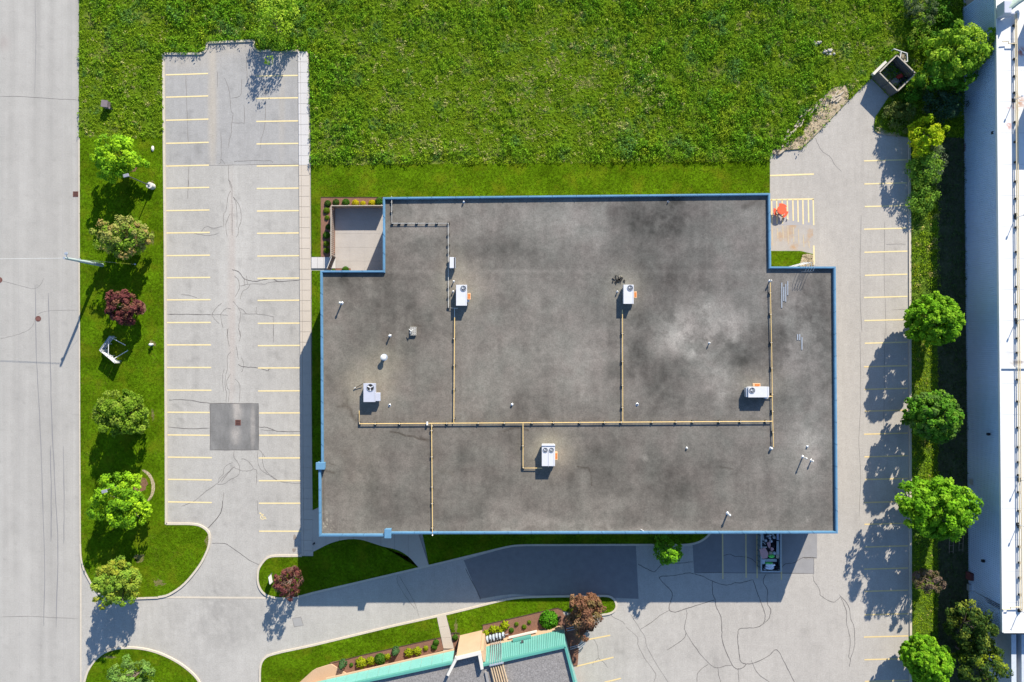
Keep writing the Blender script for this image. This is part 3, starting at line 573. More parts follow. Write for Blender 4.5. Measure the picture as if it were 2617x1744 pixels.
# dry soil and rubble by the sheltered corner of the yard
struct('dry_soil', MB().prism(PP([(1969, 396), (2000, 385), (2047, 381), (2093.5, 335), (2168, 257), (2168, 240), (2160, 219), (2128, 226), (2108, 243), (2093, 265), (2083, 290), (2062, 312), (2050, 345), (2022, 362), (2000, 378), (1975, 384)]), -.05, .115, bottom=False), M['dirt'])
struct('dry_soil', MB().prism(PP([(2236, 326), (2250, 328), (2270, 337), (2300, 342), (2300, 350), (2270, 347), (2244, 342), (2236, 336)]), -.05, .115, bottom=False), M['dirt'])
struct('gravel_patch', MB().prism(PP([(2050, 652), (2062, 649), (2077, 652), (2079, 700), (2040, 700), (2045, 670)]), -.05, .112, bottom=False), M['dirt'])
struct('gravel_path', MB().prism(PP([(2540, 1640), (2700, 1640), (2700, 1960), (2540, 1960)]), -.05, .115, bottom=False), M['gravel'])
# ================================================================ MAIN BUILDING
ZR, ZP = 5.80, 6.10
OUT = [(978.5, 504.5), (1968.5, 494), (1970.8, 681.5), (2136, 681.5), (2141.5, 1364), (1000, 1365.5), (985, 1371), (816, 1371), (814.6, 1190), (821, 1190), (818.6, 691.6), (978.4, 691.6)]
BL = thing('flat_roofed_building', P(1500, 900, 0), 'large flat roofed commercial building with stained grey roof and bright blue parapet edge', 'building')
wallpts = [(980.5, 506.5), (1966.5, 496), (1968.8, 683.5), (2134, 683.5), (2139.5, 1362), (1000, 1363.5), (985, 1369), (818, 1369), (816.6, 1190), (823, 1190), (820.6, 693.6), (980.4, 693.6)]
def offset(pts, d):     # plan polygon inward offset
    a = sum(pts[i][0] * pts[(i + 1) % len(pts)][1] - pts[(i + 1) % len(pts)][0] * pts[i][1] for i in range(len(pts))); sg = 1 if a > 0 else -1
    out = []; n = len(pts)
    for i in range(n):
        p0, p1, p2 = Vector(pts[i - 1]), Vector(pts[i]), Vector(pts[(i + 1) % n])
        d1 = (p1 - p0).normalized(); d2 = (p2 - p1).normalized(); n1 = Vector((-d1.y, d1.x)) * sg; n2 = Vector((-d2.y, d2.x)) * sg
        b = (n1 + n2); l = b.length; b = b / l; m = 1 / max(.35, b.dot(n1)); q = p1 + b * d * m; out.append((q.x, q.y))
    return out
build('wall', MB().prism(PP(wallpts, ZP), 0.0, ZR - .06), M['wall'], BL)
inn = offset(OUT, 5.4)
for i in range(len(OUT)):
    j = (i + 1) % len(OUT); hi = i in (5, 6, 7, 8)
    zt = ZP + (.12 if hi else 0); q = [OUT[i], OUT[j], inn[j], inn[i]]
    c = ((q[0][0] + q[1][0] + q[2][0] + q[3][0]) / 4, (q[0][1] + q[1][1] + q[2][1] + q[3][1]) / 4)
    W = PP(q, ZP); build('parapet', MB().prism(W, ZR - .45, zt), M['blue'], BL)
    o1 = offset(OUT, 2.0); o2 = offset(OUT, 4.0)       # raised seam ridge of the coping
    Wc = PP([o1[i], o1[j], o2[j], o2[i]], ZP); build('coping_ridge', MB().prism(Wc, zt, zt + .035), M['blue'], BL)
for c, sz in (((819.3, 1191), (1.05, .85)), ((991.5, 1363.7), (.8, 1.1))):
    x, y, _ = P(c[0], c[1], 6.3); mb = MB().box((x, y, 3.2), (sz[0] - .1, sz[1] - .1, 6.2)).box((x, y, 6.38), (sz[0], sz[1], .16)); build('pier', mb, M['blue'], BL, bevel=.03)
def roofcol(X, Y):
    c = np.empty(X.shape + (3,)); c[...] = (.119, .1045, .087)
    n1 = noise2(X, Y, 150, 21, 4) - .5; n2 = noise2(X, Y, 34, 22, 4) - .5; n3 = noise2(X, Y, 7, 23, 3) - .5; vs_ = noise2(X * 3, Y * .35, 60, 24, 3) - .5; hs = noise2(X * .3, Y * 3, 60, 25, 2) - .5
    k = 1 + .55 * n1 + .50 * n2 + .28 * n3 + .34 * vs_ + .16 * hs
    mott = .30 + 1.4 * noise2(X, Y, 16, 26, 4); X0, Y0 = X, Y
    X = X0 + 90 * (noise2(X0, Y0, 45, 27, 4) - .5); Y = Y0 + 90 * (noise2(X0, Y0, 45, 28, 4) - .5)
    for cx, cy, rx, ry, a in ((1684, 560, 120, 60, -.36), (1715, 690, 110, 50, -.16), (1917, 905, 60, 60, -.24), (1673, 960, 90, 80, -.20), (1640, 860, 60, 90, -.20), (1277, 642, 90, 40, -.14), (1044, 640, 60, 30, -.2), (900, 712, 80, 26, -.22), (1930, 610, 50, 50, .14),
                       (1440, 575, 150, 65, .26), (1110, 560, 110, 55, .22), (1240, 560, 70, 40, .12), (1348, 905, 120, 70, .20), (1500, 925, 60, 80, .26), (1399, 775, 34, 34, .22), (1765, 850, 80, 50, .34), (1866, 822, 42, 42, .30), (1836, 967, 45, 36, .34), (1720, 860, 40, 40, .22), (1800, 790, 50, 30, .2),
                       (2070, 1150, 52, 75, .50), (2025, 740, 22, 60, .26), (2030, 890, 34, 70, .26), (2100, 1010, 30, 60, .2), (2090, 780, 40, 100, -.14), (1990, 900, 18, 120, -.16), (1700, 1250, 90, 60, -.16), (1800, 1190, 120, 40, -.08), (1560, 1170, 60, 60, -.10), (1120, 1200, 90, 60, -.10), (940, 1250, 90, 70, -.06), (1500, 1290, 160, 40, .06),
                       (1500, 1346, 520, 14, .22), (900, 1300, 60, 60, .12), (1230, 1010, 160, 50, .12), (1170, 900, 60, 100, .08), (860, 850, 50, 90, .10), (1040, 800, 80, 60, -.12), (1000, 1000, 60, 40, .08)):
        k += 1.4 * a * blob(X, Y, cx, cy, rx, ry, 2.4) * mott
    X, Y = X0, Y0
    k *= 1 - .22 * blob(X, Y, 1930, 520, 26, 14) - .2 * blob(X, Y, 1905, 530, 10, 10)
    k += .16 * np.exp(-((Y - 694) / 5) ** 2) * (X > 990) * (X < 1965) * (noise2(X, Y, 30, 40) > .3)
    k += .12 * np.exp(-((X - 1806) / 2) ** 2) * (Y > 500) * (Y < 760)
    for cx, cy, r in ((1763, 912, 10), (1773, 905, 6), (1877, 867, 9), (1847, 1006, 10), (1810, 780, 12), (1740, 860, 14), (1395, 1084, 8), (1648, 1170, 8), (2063, 1330, 6)): k += .55 * blob(X, Y, cx, cy, r, r) * (noise2(X, Y, 3, 60, 2) > .35)
    edge = np.minimum.reduce([np.abs(Y - 1360), np.abs(X - 824) + (Y < 697) * 99]); k += .14 * np.exp(-edge / 9)
    # irregular grey-tan scuffed patch and ponding marks
    pm = (noise2(X, Y, 22, 70, 5) > .50) * blob(X, Y, 1785, 850, 120, 70, 4); k += .34 * pm
    pm = (noise2(X, Y, 24, 71, 4) > .56) * blob(X, Y, 2060, 860, 70, 160, 4); k += .20 * pm
    c = c * np.clip(k, .4, 2.2)[..., None]
    # dust halos
    for cx, cy, rx, ry, a in ((1180, 728, 62, 60, .5), (1600, 735, 48, 58, .45), (935, 980, 62, 60, .55), (985, 925, 50, 50, .35), (1408, 1150, 58, 50, .75), (1940, 975, 70, 38, .4), (1160, 690, 36, 60, .3), (908, 1160, 70, 190, .12), (995, 1000, 30, 60, .15)):
        t = (a * blob(X, Y, cx, cy, rx, ry, 2.6) * np.clip(.5 + noise2(X, Y, 20, 80, 3), 0, 1.2))[..., None]; c = c * (1 - t) + np.array((.245, .208, .152)) * t
    # cooler grey toward the north east, warmer south west
    g = np.clip((X - 1000) / 1100 + (900 - Y) / 900, 0, 1)[..., None] * .55; lum = c.mean(-1, keepdims=True); c = c * (1 - g) + lum * np.array((1.04, 1.0, .95)) * g
    pk = ((noise2(X, Y, 45, 90, 3) - .5) * .5)[..., None]; c = c * (1 + pk * np.array((.16, -.04, -.02)))
    # dark cracks and smears
    def sm(pts, wd, a):
        nonlocal c
        d = np.full(X.shape, 1e9)
        for (x0, y0), (x1, y1) in zip(pts[:-1], pts[1:]):
            dx, dy = x1 - x0, y1 - y0; t = np.clip(((X - x0) * dx + (Y - y0) * dy) / (dx * dx + dy * dy), 0, 1); d = np.minimum(d, np.hypot(X - x0 - t * dx, Y - y0 - t * dy))
        f = a * np.exp(-(d / wd) ** 2) * np.clip(.4 + noise2(X, Y, 5, 95, 2), 0, 1); c = c * (1 - f[..., None] * np.array((.75, .8, .85)))
    sm([(997, 1104), (1020, 1107), (1035, 1114), (1056, 1115), (1070, 1122), (1086, 1124)], 2.2, .8); sm([(1075, 1119), (1092, 1126)], 5, .5); sm([(1288, 1103), (1305, 1096), (1325, 1093), (1350, 1100)], 2.2, .6)
    sm([(1476, 1193), (1504, 1197), (1510, 1210), (1512, 1240)], 2, .6); sm([(1842, 1194), (1872, 1199)], 2, .5); sm([(830, 1203), (855, 1209)], 3.5, .55); sm([(841, 1184), (856, 1189)], 1.5, .5); sm([(826, 1210), (827, 1330)], 2.5, .45)
    sm([(878, 1035), (895, 1045), (900, 1062), (910, 1075)], 5, .5); sm([(862, 1040), (885, 1038), (888, 1020)], 3, .35); sm([(1130, 1205), (1155, 1210)], 7, .3); sm([(1180, 1200), (1205, 1200)], 4, .2); sm([(1060, 830), (1075, 834)], 3, .4); sm([(1650, 1330), (1650, 1331)], 2, .4)
    sm([(1900, 530), (1925, 518), (1950, 505)], 5, .35); sm([(1960, 515), (1955, 550)], 3, .25)
    spk = (noise2(X, Y, 2.4, 99, 1) > .80) * blob(X, Y, 1580, 714, 14, 11, 6); c = c * (1 - .8 * spk[..., None])
    wh = (noise2(X, Y, 2.2, 98, 1) > .82) * (blob(X, Y, 1580, 714, 14, 11, 6) + .7 * blob(X, Y, 838, 1350, 14, 28, 4)+ .5 * blob(X, Y, 832, 1345, 6, 60, 4)); c = c * (1 - wh[..., None]) + np.array((.28, .25, .19)) * wh[..., None]
    return c
def roofmask(cx, cy): return inside(cx, cy, offset(OUT, 3.0))
grid('roof', 812, 2146, 490, 1376, 3.0, ZR, roofcol, M['roof'], mask=roofmask, parent=BL)
# roof access ladder rails bent over the edge
for cx in (2050, 2063):
    x, y, _ = P(cx, 684, ZP)
    for dx in (-.02, .02) if False else (0,):
        build('ladder_rail', MB().tube([(x, y + .55, 0.3), (x, y + .55, 6.9), (x, y + .38, 7.25), (x, y - .15, 7.3), (x, y - .50, 7.0), (x, y - .52, ZR)], .022, 6).tube([(x + .32, y + .55, .3), (x + .32, y + .55, 6.9), (x + .32, y + .38, 7.25), (x + .32, y - .15, 7.3), (x + .32, y - .50, 7.0), (x + .32, y - .52, ZR)], .022, 6), M['galv'], BL)
for z in [0.6 + k * .4 for k in range(15)]:
    x, y, _ = P(2050, 684, ZP); build('ladder_rung', MB().tube([(x, y + .55, z), (x + .9, y + .55, z)], .012, 5), M['galv'], BL)
for k in range(3): build('loading_door', MB().box(P(1880 + k * 70, 1365.5, ZP)[:2] + (1.7,), (2.6, .12, 3.2)), flat('door_panel', (.4, .4, .4)), BL)

jn = MB()
for i in range(len(OUT)):
    a_, b_ = Vector(OUT[i]), Vector(OUT[(i + 1) % len(OUT)]); c_, d_ = Vector(inn[i]), Vector(inn[(i + 1) % len(OUT)]); L0 = (b_ - a_).length; nn_ = int(L0 / 62)
    for k in range(1, nn_ + 1):
        f = k / (nn_ + 1); p_, q_ = a_.lerp(b_, f), c_.lerp(d_, f); e_ = (b_ - a_).normalized() * .55
        jn.prism(PP([(p_ - e_)[:], (p_ + e_)[:], (q_ + e_)[:], (q_ - e_)[:]], ZP), ZR - .2, ZP + (.12 if i in (5, 6, 7, 8) else 0) + .045)
o = build('coping_joints', jn, mat('blue_joint_cover', (.05, .12, .19), .5), BL); o['kind'] = 'stuff'
# loose dark stones by the upper middle air conditioner
st_ = MB(); r_ = random.Random(4)
for k in range(70): x, y, _ = P(1579 + r_.gauss(0, 7), 715 + r_.gauss(0, 5), ZR); st_.box((x, y, ZR + .05), (r_.uniform(.06, .14), r_.uniform(.05, .10), .09), r_.uniform(0, 3))
o = build('loose_stones', st_, M['block']); o['kind'] = 'stuff'; o['label'] = 'scatter of loose dark stones on the roof beside the upper middle air conditioner'
# -- bundles left on the roof
def strips(lst):
    for px, py, l, w_, lab in lst:
        x, y, _ = P(px, py, ZR); tag(build('metal_strip', MB().box((0, 0, .03), (w_, l, .05)), M['galv_pale'], org=None), lab, 'metal strip', 'metal strips left lying on the roof').location = (x, y, ZR + .002)
M['galv_pale'] = mat('dull_silver_sheet', (.24, .26, .29), .6, n1=(3, .15))
strips([(1997.5, 755, 3.0, .13, 'longest silver metal strip lying on the grey roof, west of its neighbours'), (2002.5, 752, 1.7, .13, 'silver metal strip on the roof just right of the longest strip'), (2007.5, 749, 2.1, .13, 'third silver metal strip from the left in the northern bundle on the roof'),
        (2012.8, 737, 1.7, .12, 'easternmost silver metal strip of the northern bundle near the ladder'), (2038, 862, .7, .14, 'short silver strip, left one of the southern pair of stubs on the roof'), (2043.4, 862, .75, .14, 'short silver strip in the middle of the southern bundle on the roof'), (2049, 878, 1.5, .13, 'long silver strip on the right of the southern bundle on the roof')])

# -- rooftop units
def rtu(px, py, w, d, h, label, fans, hood=None, m='rtu', lips=True, conn=None, shadowbase=.12):
    """px,py centre of the top face; w,d metres"""
    zt = ZR + h; x, y, _ = P(px, py, zt); t = thing('rooftop_unit', (x, y, ZR), label, 'air conditioner', 'air conditioning units on the stained roof')
    build('base_curb', MB().box((x, y, ZR + .12), (w - .25, d - .2, .24)), M['galv'], t)
    build('cabinet', MB().box((x, y, ZR + .24 + (h - .3) / 2), (w - .06, d - .06, h - .3)), M[m], t, bevel=.015)
    lid = MB(); zt0 = ZR + h - .06
    lid.box((x, y, zt0 + .03), (w, d, .06)); build('lid', lid, M[m], t, bevel=.01)
    if d > w: build('lid_seam', MB().box((x + w * .42, y, zt + .008), (.02, d - .06, .014)), M['galv'], t)
    else: build('lid_seam', MB().box((x + w * .42, y, zt + .008), (.02, d - .06, .014)), M['galv'], t)
    for fx, fy, r in fans:
        build('fan_well', MB().cyl((x + fx, y + fy, zt + .003), r, .006, 20), M['dark'], t)
        fan = build('fan', MB().ring((x + fx, y + fy, zt + .002), r * 1.08, r * .97, .05, 24), M['galv'], t)
        bl = MB(); nb = 3 if m == 'rtu_grey' else 4
        for k in range(nb):
            a = 2 * math.pi * k / nb + .5; ca, sa = math.cos(a), math.sin(a); pts = []
            for rr, off, zz in ((.14, -.10, .014), (.92, -.20, .012), (.92, .22, .036), (.14, .10, .03)):
                pts.append((x + fx + r * (rr * ca - off * sa), y + fy + r * (rr * sa + off * ca), zt + zz))
            bl.add(pts, [(0, 1, 2, 3)])
        build('fan_blades', bl, M['blade'] if m != 'rtu_grey' else M['rtu'], fan)
        build('fan_hub', MB().cyl((x + fx - r * (.0 if m == 'rtu_grey' else .35), y + fy + r * (.0 if m == 'rtu_grey' else .1), zt + .02), r * .22, .05, 12), M['rtu'], fan)
        if m != 'rtu_grey':
            gr = MB()
            for k in range(3): gr.ring((x + fx, y + fy, zt + .05), r * (.35 + .28 * k), r * (.32 + .28 * k), .012, 20)
            for k in range(6):
                a = math.pi * k / 6; gr.tube([(x + fx - r * math.cos(a), y + fy - r * math.sin(a), zt + .056), (x + fx + r * math.cos(a), y + fy + r * math.sin(a), zt + .056)], .008, 4)
            build('fan_guard', gr, M['galv'], fan)
    if hood:
        hx, hy, hw, hd, hm = hood; zz = ZR + h * .55; mb = MB()
        if hm == 'rust':
            mb.prism([(x + hx - hw / 2, y + hy - hd / 2), (x + hx + hw / 2, y + hy - hd / 2), (x + hx + hw / 2, y + hy + hd / 2), (x + hx - hw / 2, y + hy + hd / 2)], zz, zz + .3); build('intake_hood', mb, M['rust_pale'], t, bevel=.03)
            build('rusted_top', MB().box((x + hx + hw * .06, y + hy, zz + .302), (hw * .62, hd * .70, .02)), M['rust'], t)
        else: mb.box((x + hx, y + hy, ZR + h * .6), (hw, hd, h * .5)); build('intake_hood', mb, M[hm], t, bevel=.03)
    return t, x, y
t, x, y = rtu(1179.5, 755, 1.28, 2.45, 1.02, 'white rooftop air conditioner with rust topped hood, nearest the roof north west corner', [(.22, .80, .33)], (.86, -.12, .38, .78, 'rust'))
build('side_duct', MB().box((x + .72, y - .60, ZR + .45), (.28, .34, .5)), M['galv'], t, bevel=.02)
t, x, y = rtu(1606.5, 752.5, 1.20, 2.25, 1.0, 'white rooftop air conditioner with rust topped hood, upper middle of the roof', [(.18, .74, .33)], (.82, -.05, .36, .78, 'rust'))
t, x, y = rtu(944, 1004, 1.40, 2.20, .95, 'pale grey rooftop air conditioner with dark open fan beside a side box', [(.12, .60, .42)], (.95, -.52, .55, .98, 'rtu_grey'), m='rtu_grey')
t, x, y = rtu(1939, 1002.5, 2.45, 1.25, 1.0, 'white rooftop air conditioner lying east to west near the right pipe run', [(-.78, .20, .34)], (-.18, .82, .9, .36, 'rust'))
build('coil_louvre', MB().box((x - 1.33, y - .05, ZR + .5), (.22, 1.1, .7)), M['galv'], t, bevel=.02)
build('flue', MB().box((x + 1.05, y - .72, ZR + .3), (.35, .2, .5)), M['galv'], t)
t, x, y = rtu(1401.5, 1164, 1.55, 2.55, 1.05, 'white rooftop air conditioner with two fans in the southern half of the roof', [(-.36, .62, .28), (.36, .62, .28)], (.92, -.12, .34, .95, 'rust'))
build('lid_seam', MB().box((x, y - .45, ZR + 1.065), (.03, 1.9, .03)), M['galv'], t)
build('lid_lip', MB().box((x, y + 1.18, ZR + 1.08), (1.6, .16, .1)), M['rtu'], t, bevel=.02)
# small exhaust box
x, y, _ = P(1155, 671.5, ZR + .85); t = thing('exhaust_box', (x, y, ZR), 'small white metal exhaust box on the roof beside the thin white pipe', 'exhaust vent')
build('curb', MB().box((x, y, ZR + .15), (.5, 1.1, .3)), M['galv'], t); build('casing', MB().box((x - .03, y, ZR + .55), (.5, 1.28, .6)), M['rtu'], t, bevel=.02)
build('side_louvre', MB().box((x + .28, y, ZR + .5), (.12, 1.15, .55)), M['dark'], t); build('louvre_frame', MB().box((x + .37, y, ZR + .5), (.05, 1.28, .6)), M['galv'], t)
# vents
def vent(px, py, r, h, label, kind='pipe', m='pipe_white'):
    zt = ZR + h; x, y, _ = P(px, py, zt); t = thing('roof_vent', (x, y, ZR), label, 'roof vent')
    build('flashing', MB().cyl((x, y, ZR + .004), r * 2.1, .03, 14, r * 1.5), M['galv'], t)
    build('stack', MB().cyl((x, y, ZR + .02), r, h - .02, 12), M[m], t)
    if kind == 'cap': build('cap', MB().cyl((x, y, zt + .05), r * 1.45, .10, 14, r * .5), M[m], t); build('cap_rim', MB().cyl((x, y, zt - .02), r * 1.45, .07, 14), M[m], t)
    elif kind == 'dome': build('cap', MB().cyl((x, y, zt - .02), r * 1.5, .12, 14, r * 1.7).dome((x, y, zt + .1), r * 1.7, r * .6), M[m], t)
    elif kind == 'open': build('opening', MB().cyl((x, y, zt), r * .8, .006, 12), M['dark'], t)
    return t
vent(868.5, 774, .09, .95, 'tall white capped roof vent pipe near the west parapet', 'cap')
vent(994.8, 858.5, .08, .50, 'thin white roof vent pipe between the block stack and the west parapet', 'cap')
vent(979.5, 914, .20, .55, 'squat white domed roof vent on a pale dusty patch', 'dome')
vent(995, 1036.5, .08, .14, 'tiny dark pipe stub on the roof south east of the grey air conditioner', 'open', 'block')
vent(1308.5, 1034.5, .07, .10, 'tiny pale round drain vent in the middle of the roof', 'dome', 'galv')
vent(1628.8, 1034.5, .09, .12, 'small dark roof stub right of the middle pipe branch', 'open', 'block')
vent(1814, 877, .06, .30, 'short white pipe vent in the scuffed pale patch of the roof', 'cap')
vent(1865, 1317, .10, .85, 'tall white roof vent pipe near the south parapet', 'cap')
vent(2061, 1172, .075, 1.05, 'taller of the two white pipes near the east parapet', 'cap'); vent(2077.5, 1179, .075, .5, 'shorter of the two white pipes near the east parapet', 'cap')
vent(1971, 717.5, .07, .55, 'white pipe end standing at the north tip of the east pipe run', 'cap')
vent(1709, 514, .06, .25, 'little black stub vent close to the north parapet', 'open', 'block'); vent(1185, 516, .07, .22, 'little white vent near the north west stretch of parapet', 'cap')
vent(1159, 719, .06, .30, 'small white stub between the exhaust box and the north west air conditioner', 'cap'); vent(1157.5, 745, .06, .25, 'small white stub left of the north west air conditioner', 'cap'); vent(1578.5, 745.5, .06, .25, 'small white stub left of the upper middle air conditioner', 'cap')
vent(1755.5, 1145.5, .06, .08, 'tiny white cap on the empty southern half of the roof', 'dome')
vent(2063.5, 1141.5, .06, .07, 'tiny pale cap on the roof north of the two white pipes', 'dome', 'galv'); vent(1972, 1147, .10, .25, 'white box valve at the south tip of the east pipe run', 'cap')
vent(1412, 1190.5, .05, .1, 'tiny stub at the foot of the two fan air conditioner', 'dome', 'galv')
# block stack with bracket
x, y, _ = P(1055.5, 846.5, ZR + .2); t = thing('block_stack', (x, y, ZR), 'stack of pale hollow blocks on the roof with a small white bent pipe', 'concrete blocks'); first = None
for i in range(3):
    for j in range(4):
        loc = (x - .22 + i * .24, y - .38 + j * .25, ZR + .15)
        if first is None:
            mb = MB(); fx, fy, fz = loc
            for dx, dy, a, b in ((0, .095, .22, .04), (0, -.095, .22, .04), (.09, 0, .04, .149), (-.09, 0, .04, .149)): mb.box((fx + dx, fy + dy, fz), (a, b, .28))
            first = build('block', mb, M['cream'], t, org=loc)
        else: stack('block', first.data, t, loc)
build('bent_pipe', MB().tube([(x - .3, y - .25, ZR), (x - .3, y - .25, ZR + .55), (x - .2, y + .02, ZR + .62), (x - .42, y + .22, ZR + .58)], .045, 6).tube([(x - .2, y + .02, ZR + .62), (x + .06, y + .15, ZR + .5)], .04, 6), M['pipe_white'], t)
x, y, _ = P(916, 987.5, ZR + .2); t = thing('disconnect_arm', (x, y, ZR), 'thin bent conduit arm sticking out left of the grey air conditioner', 'conduit')
build('arm', MB().tube([(x - .5, y - .25, ZR + .15), (x, y, ZR + .2), (x + .55, y + .3, ZR + .3)], .035, 6), M['block'], t); build('arm_end', MB().box((x - .42, y - .18, ZR + .17), (.26, .08, .08), .5), M['pipe_white'], t)
for px, py, lab in ((1641, 1355.0, 'small white stick lying by the south parapet'), ):
    x, y, _ = P(px, py, ZR); tag(build('stick', MB().box((0, 0, .04), (.4, .07, .06), -.5), M['white']), lab, 'stick').location = (x, y, ZR)

# -- gas pipe and conduit
def runs(name, label, cat, segs, sup, m, r, zc, supm, ssz, caplist=()):
    t = thing(name, P(segs[0][0][0], segs[0][0][1], ZR), label, cat)
    for s in segs: build('pipe_run', MB().tube([P(a, b, zc) for a, b in s], r, 8), M[m], t, smooth=False)
    first = None
    for px, py, ang in sup:
        loc = P(px, py, zc); loc = (loc[0], loc[1], ZR + (zc - ZR - r) / 2)
        if first is None: first = build('pipe_support', MB().box(loc, (ssz[0], ssz[1], zc - ZR - r)), M[supm], t, org=loc); first.rotation_euler.z = ang
        else: stack('pipe_support', first.data, t, loc, ang)
    fs = None
    for px, py, ang in sup:
        loc = P(px, py, zc)
        if fs is None:
            fs = build('pipe_clamp', MB().box((loc[0], loc[1], loc[2]), (r * 2.3, r * 4.2, r * 1.6)), M['wood_edge'], t, org=loc); fs.rotation_euler.z = ang
        else: stack('pipe_clamp', fs.data, t, loc, ang)
    return t
hy = lambda x: 1083.7 - (x - 918) * 6.3 / 1055
sup = [(x, hy(x), 0) for x in (959, 1021, 1142, 1222, 1289, 1360, 1415, 1482, 1545, 1588, 1667, 1728, 1771, 1839, 1893, 1958)] + [(919, 1082, 0), (1104, 1089, 1.57)]
sup += [(1160.5, y, 1.57) for y in (866, 933.5, 995, 1069.5)] + [(1591, y, 1.57) for y in (853, 923.6, 985, 1042)] + [(1968.5 + (y - 725) * .02, y, 1.57) for y in (749, 803.6, 876, 941, 1008, 1051.6, 1105)]
sup += [(1103 + (y - 1085) * .008, y, 1.57) for y in (1101, 1168, 1245, 1287.5, 1350)] + [(1336.5, 1139.6, 1.57), (1337.5, 1195, .78)]
ZG = ZR + .26
GP = runs('gas_pipe', 'branching yellow gas pipe network held on small blocks across the grey roof', 'pipe',
     [[(918, 1050), (918, 1083.7), (1160, hy(1160)), (1591, hy(1591)), (1974, 1077.4)], [(1161.7, 812), (1159.6, hy(1159))], [(1590.6, 792), (1591.5, hy(1591))], [(1968.3, 722), (1972, 900), (1974.5, 1077), (1976.7, 1143)], [(1103.3, hy(1104)), (1103, 1101), (1105.3, 1366)], [(1336.4, hy(1336)), (1336.6, 1196.7), (1385, 1197)], [(1956, 1013.6), (1973.5, 1013.6)]],
     sup, 'pipe', .052, ZG, 'block', (.24, .34))
build('coupling', MB().box(P(1092, hy(1092), ZG), (.2, .42, .2)), M['white'], GP); build('down_pipe', MB().tube([P(1105.3, 1366, ZG), P(1105.4, 1368.5, 6.15), P(1105.4, 1369, .3)], .07, 6), M['pipe_white'], GP)
wc = [(1000.7, 517), (1000.7, 540.7), (1002, 571), (1020, 571), (1037.6, 571), (1064.7, 571), (1091, 571), (1116, 571), (1146, 571), (1145.3, 600), (1145.3, 626.5), (1145.6, 646), (1145.6, 671), (1145.6, 735), (1145.8, 760), (1146, 786)]
runs('roof_conduit', 'thin white conduit bending down the north west part of the roof', 'conduit', [[(1001, 502), (1001.5, 571), (1145.4, 571), (1146, 787), (1169, 788.5), (1170, 787)], [(1161.5, 788.5), (1161.7, 812)]], [(a, b, 0) for a, b in wc], 'pipe_white', .03, ZR + .22, 'block', (.28, .22))

# ================================================================ NEIGHBOUR ON THE EAST
NX0, NX1 = 2546.0, 2562.0
nx = lambda y: NX0 + (NX1 - NX0) * y / 1617
ZN = 6.0
NB = thing('white_roofed_warehouse', P(2620, 900, 0), 'long warehouse with white roof and grey blue ribbed wall along the right edge', 'building')
build('wall_core', MB().prism(PP([(nx(-300) + 4, -300), (3300, -300), (3300, 1612), (nx(1617) + 4, 1612)], ZN), 0, ZN - .25), M['wall'], NB)
# ribbed wall panels: profile runs along the wall, extruded upward
a0 = Vector(P(nx(-40), -40, ZN)[:2]); a1 = Vector(P(nx(1617), 1617, ZN)[:2]); L_ = (a1 - a0).length; pw = 1.0; npan = int(L_ / pw); dirv = (a1 - a0) / L_; ang = math.atan2(dirv.y, dirv.x)
prof = []
for k in range(4):
    u = k * .25; prof += [(u, 0), (u + .13, 0), (u + .15, -.09), (u + .23, -.09)]
prof.append((1.0 - .004, 0)); mb = MB(); n = len(prof)
mb.add([(u, v, 0) for u, v in prof] + [(u, v, ZN - .06) for u, v in prof], [(i, i + 1, n + i + 1, n + i) for i in range(n - 1)])
pan = None
for k in range(npan):
    p = a0 + dirv * (k * pw)
    if pan is None: pan = build('wall_panel', mb, M['siding'], NB, org=None); me = pan.data; pan.location = Vector((p.x, p.y, .02)) - wloc(NB); pan.rotation_euler.z = ang; [setattr(v, 'co', v.co + wloc(NB)) for v in me.vertices]
    else: stack('wall_panel', me, NB, (p.x, p.y, .02), ang)
build('base_trim', MB().prism(PP([(nx(-300) - 1.2, -300), (nx(-300) + 5, -300), (nx(1617) + 5, 1617), (nx(1617) - 1.2, 1617)], ZN), 0, .25), M['galv'], NB)
W2 = PP([(nx(-300) - .5, -300), (nx(-300) + 3.0, -300), (nx(1617) + 3.0, 1617), (nx(1617) - .5, 1617)], ZN + .2)
build('parapet_cap', MB().prism(W2, ZN - .1, ZN + .2), M['white'], NB)
build('parapet_cap', MB().prism(PP([(nx(1617) + 3.05, 1612), (3300, 1612), (3300, 1618.5), (nx(1617) + 3.05, 1618.5)], ZN + .2), ZN - .1, ZN + .2), M['white'], NB)
def wrcol(X, Y):
    c = np.empty(X.shape + (3,)); c[...] = (.56, .55, .535); k = 1 + .10 * (noise2(X, Y, 30, 121, 4) - .5) + .06 * (noise2(X, Y, 5, 122, 2) - .5); c *= k[..., None]
    def st(cx, cy, rx, ry, a, col, sc=3, th=.45):
        nonlocal c
        t = np.clip(a * blob(X, Y, cx, cy, rx, ry, 3) * (noise2(X, Y, sc, 130, 3) > th), 0, 1)[..., None]; c = c * (1 - t) + np.array(col) * t
    st(2611, 133, 12, 12, .95, (.30, .09, .06)); st(2604, 262, 18, 16, .8, (.33, .16, .09)); st(2597, 263, 8, 26, .7, (.30, .2, .1)); st(2588, 276, 14, 3, .8, (.3, .1, .08)); st(2579, 322, 7, 9, .85, (.40, .15, .10)); st(2604, 926, 12, 4, .95, (.10, .05, .03), 3, .3); st(2592, 928, 14, 6, .6, (.3, .25, .2), 4, .3)
    st(2588, 800, 14, 70, .25, (.40, .38, .34), 6, .5); st(2583, 905, 12, 28, .35, (.36, .33, .3), 4, .5); st(2598, 520, 10, 60, .25, (.45, .38, .28), 5, .5); st(2590, 1600, 26, 10, .3, (.40, .38, .35), 4, .45); st(2570, 350, 12, 20, .12, (.5, .4, .35), 6)
    return c
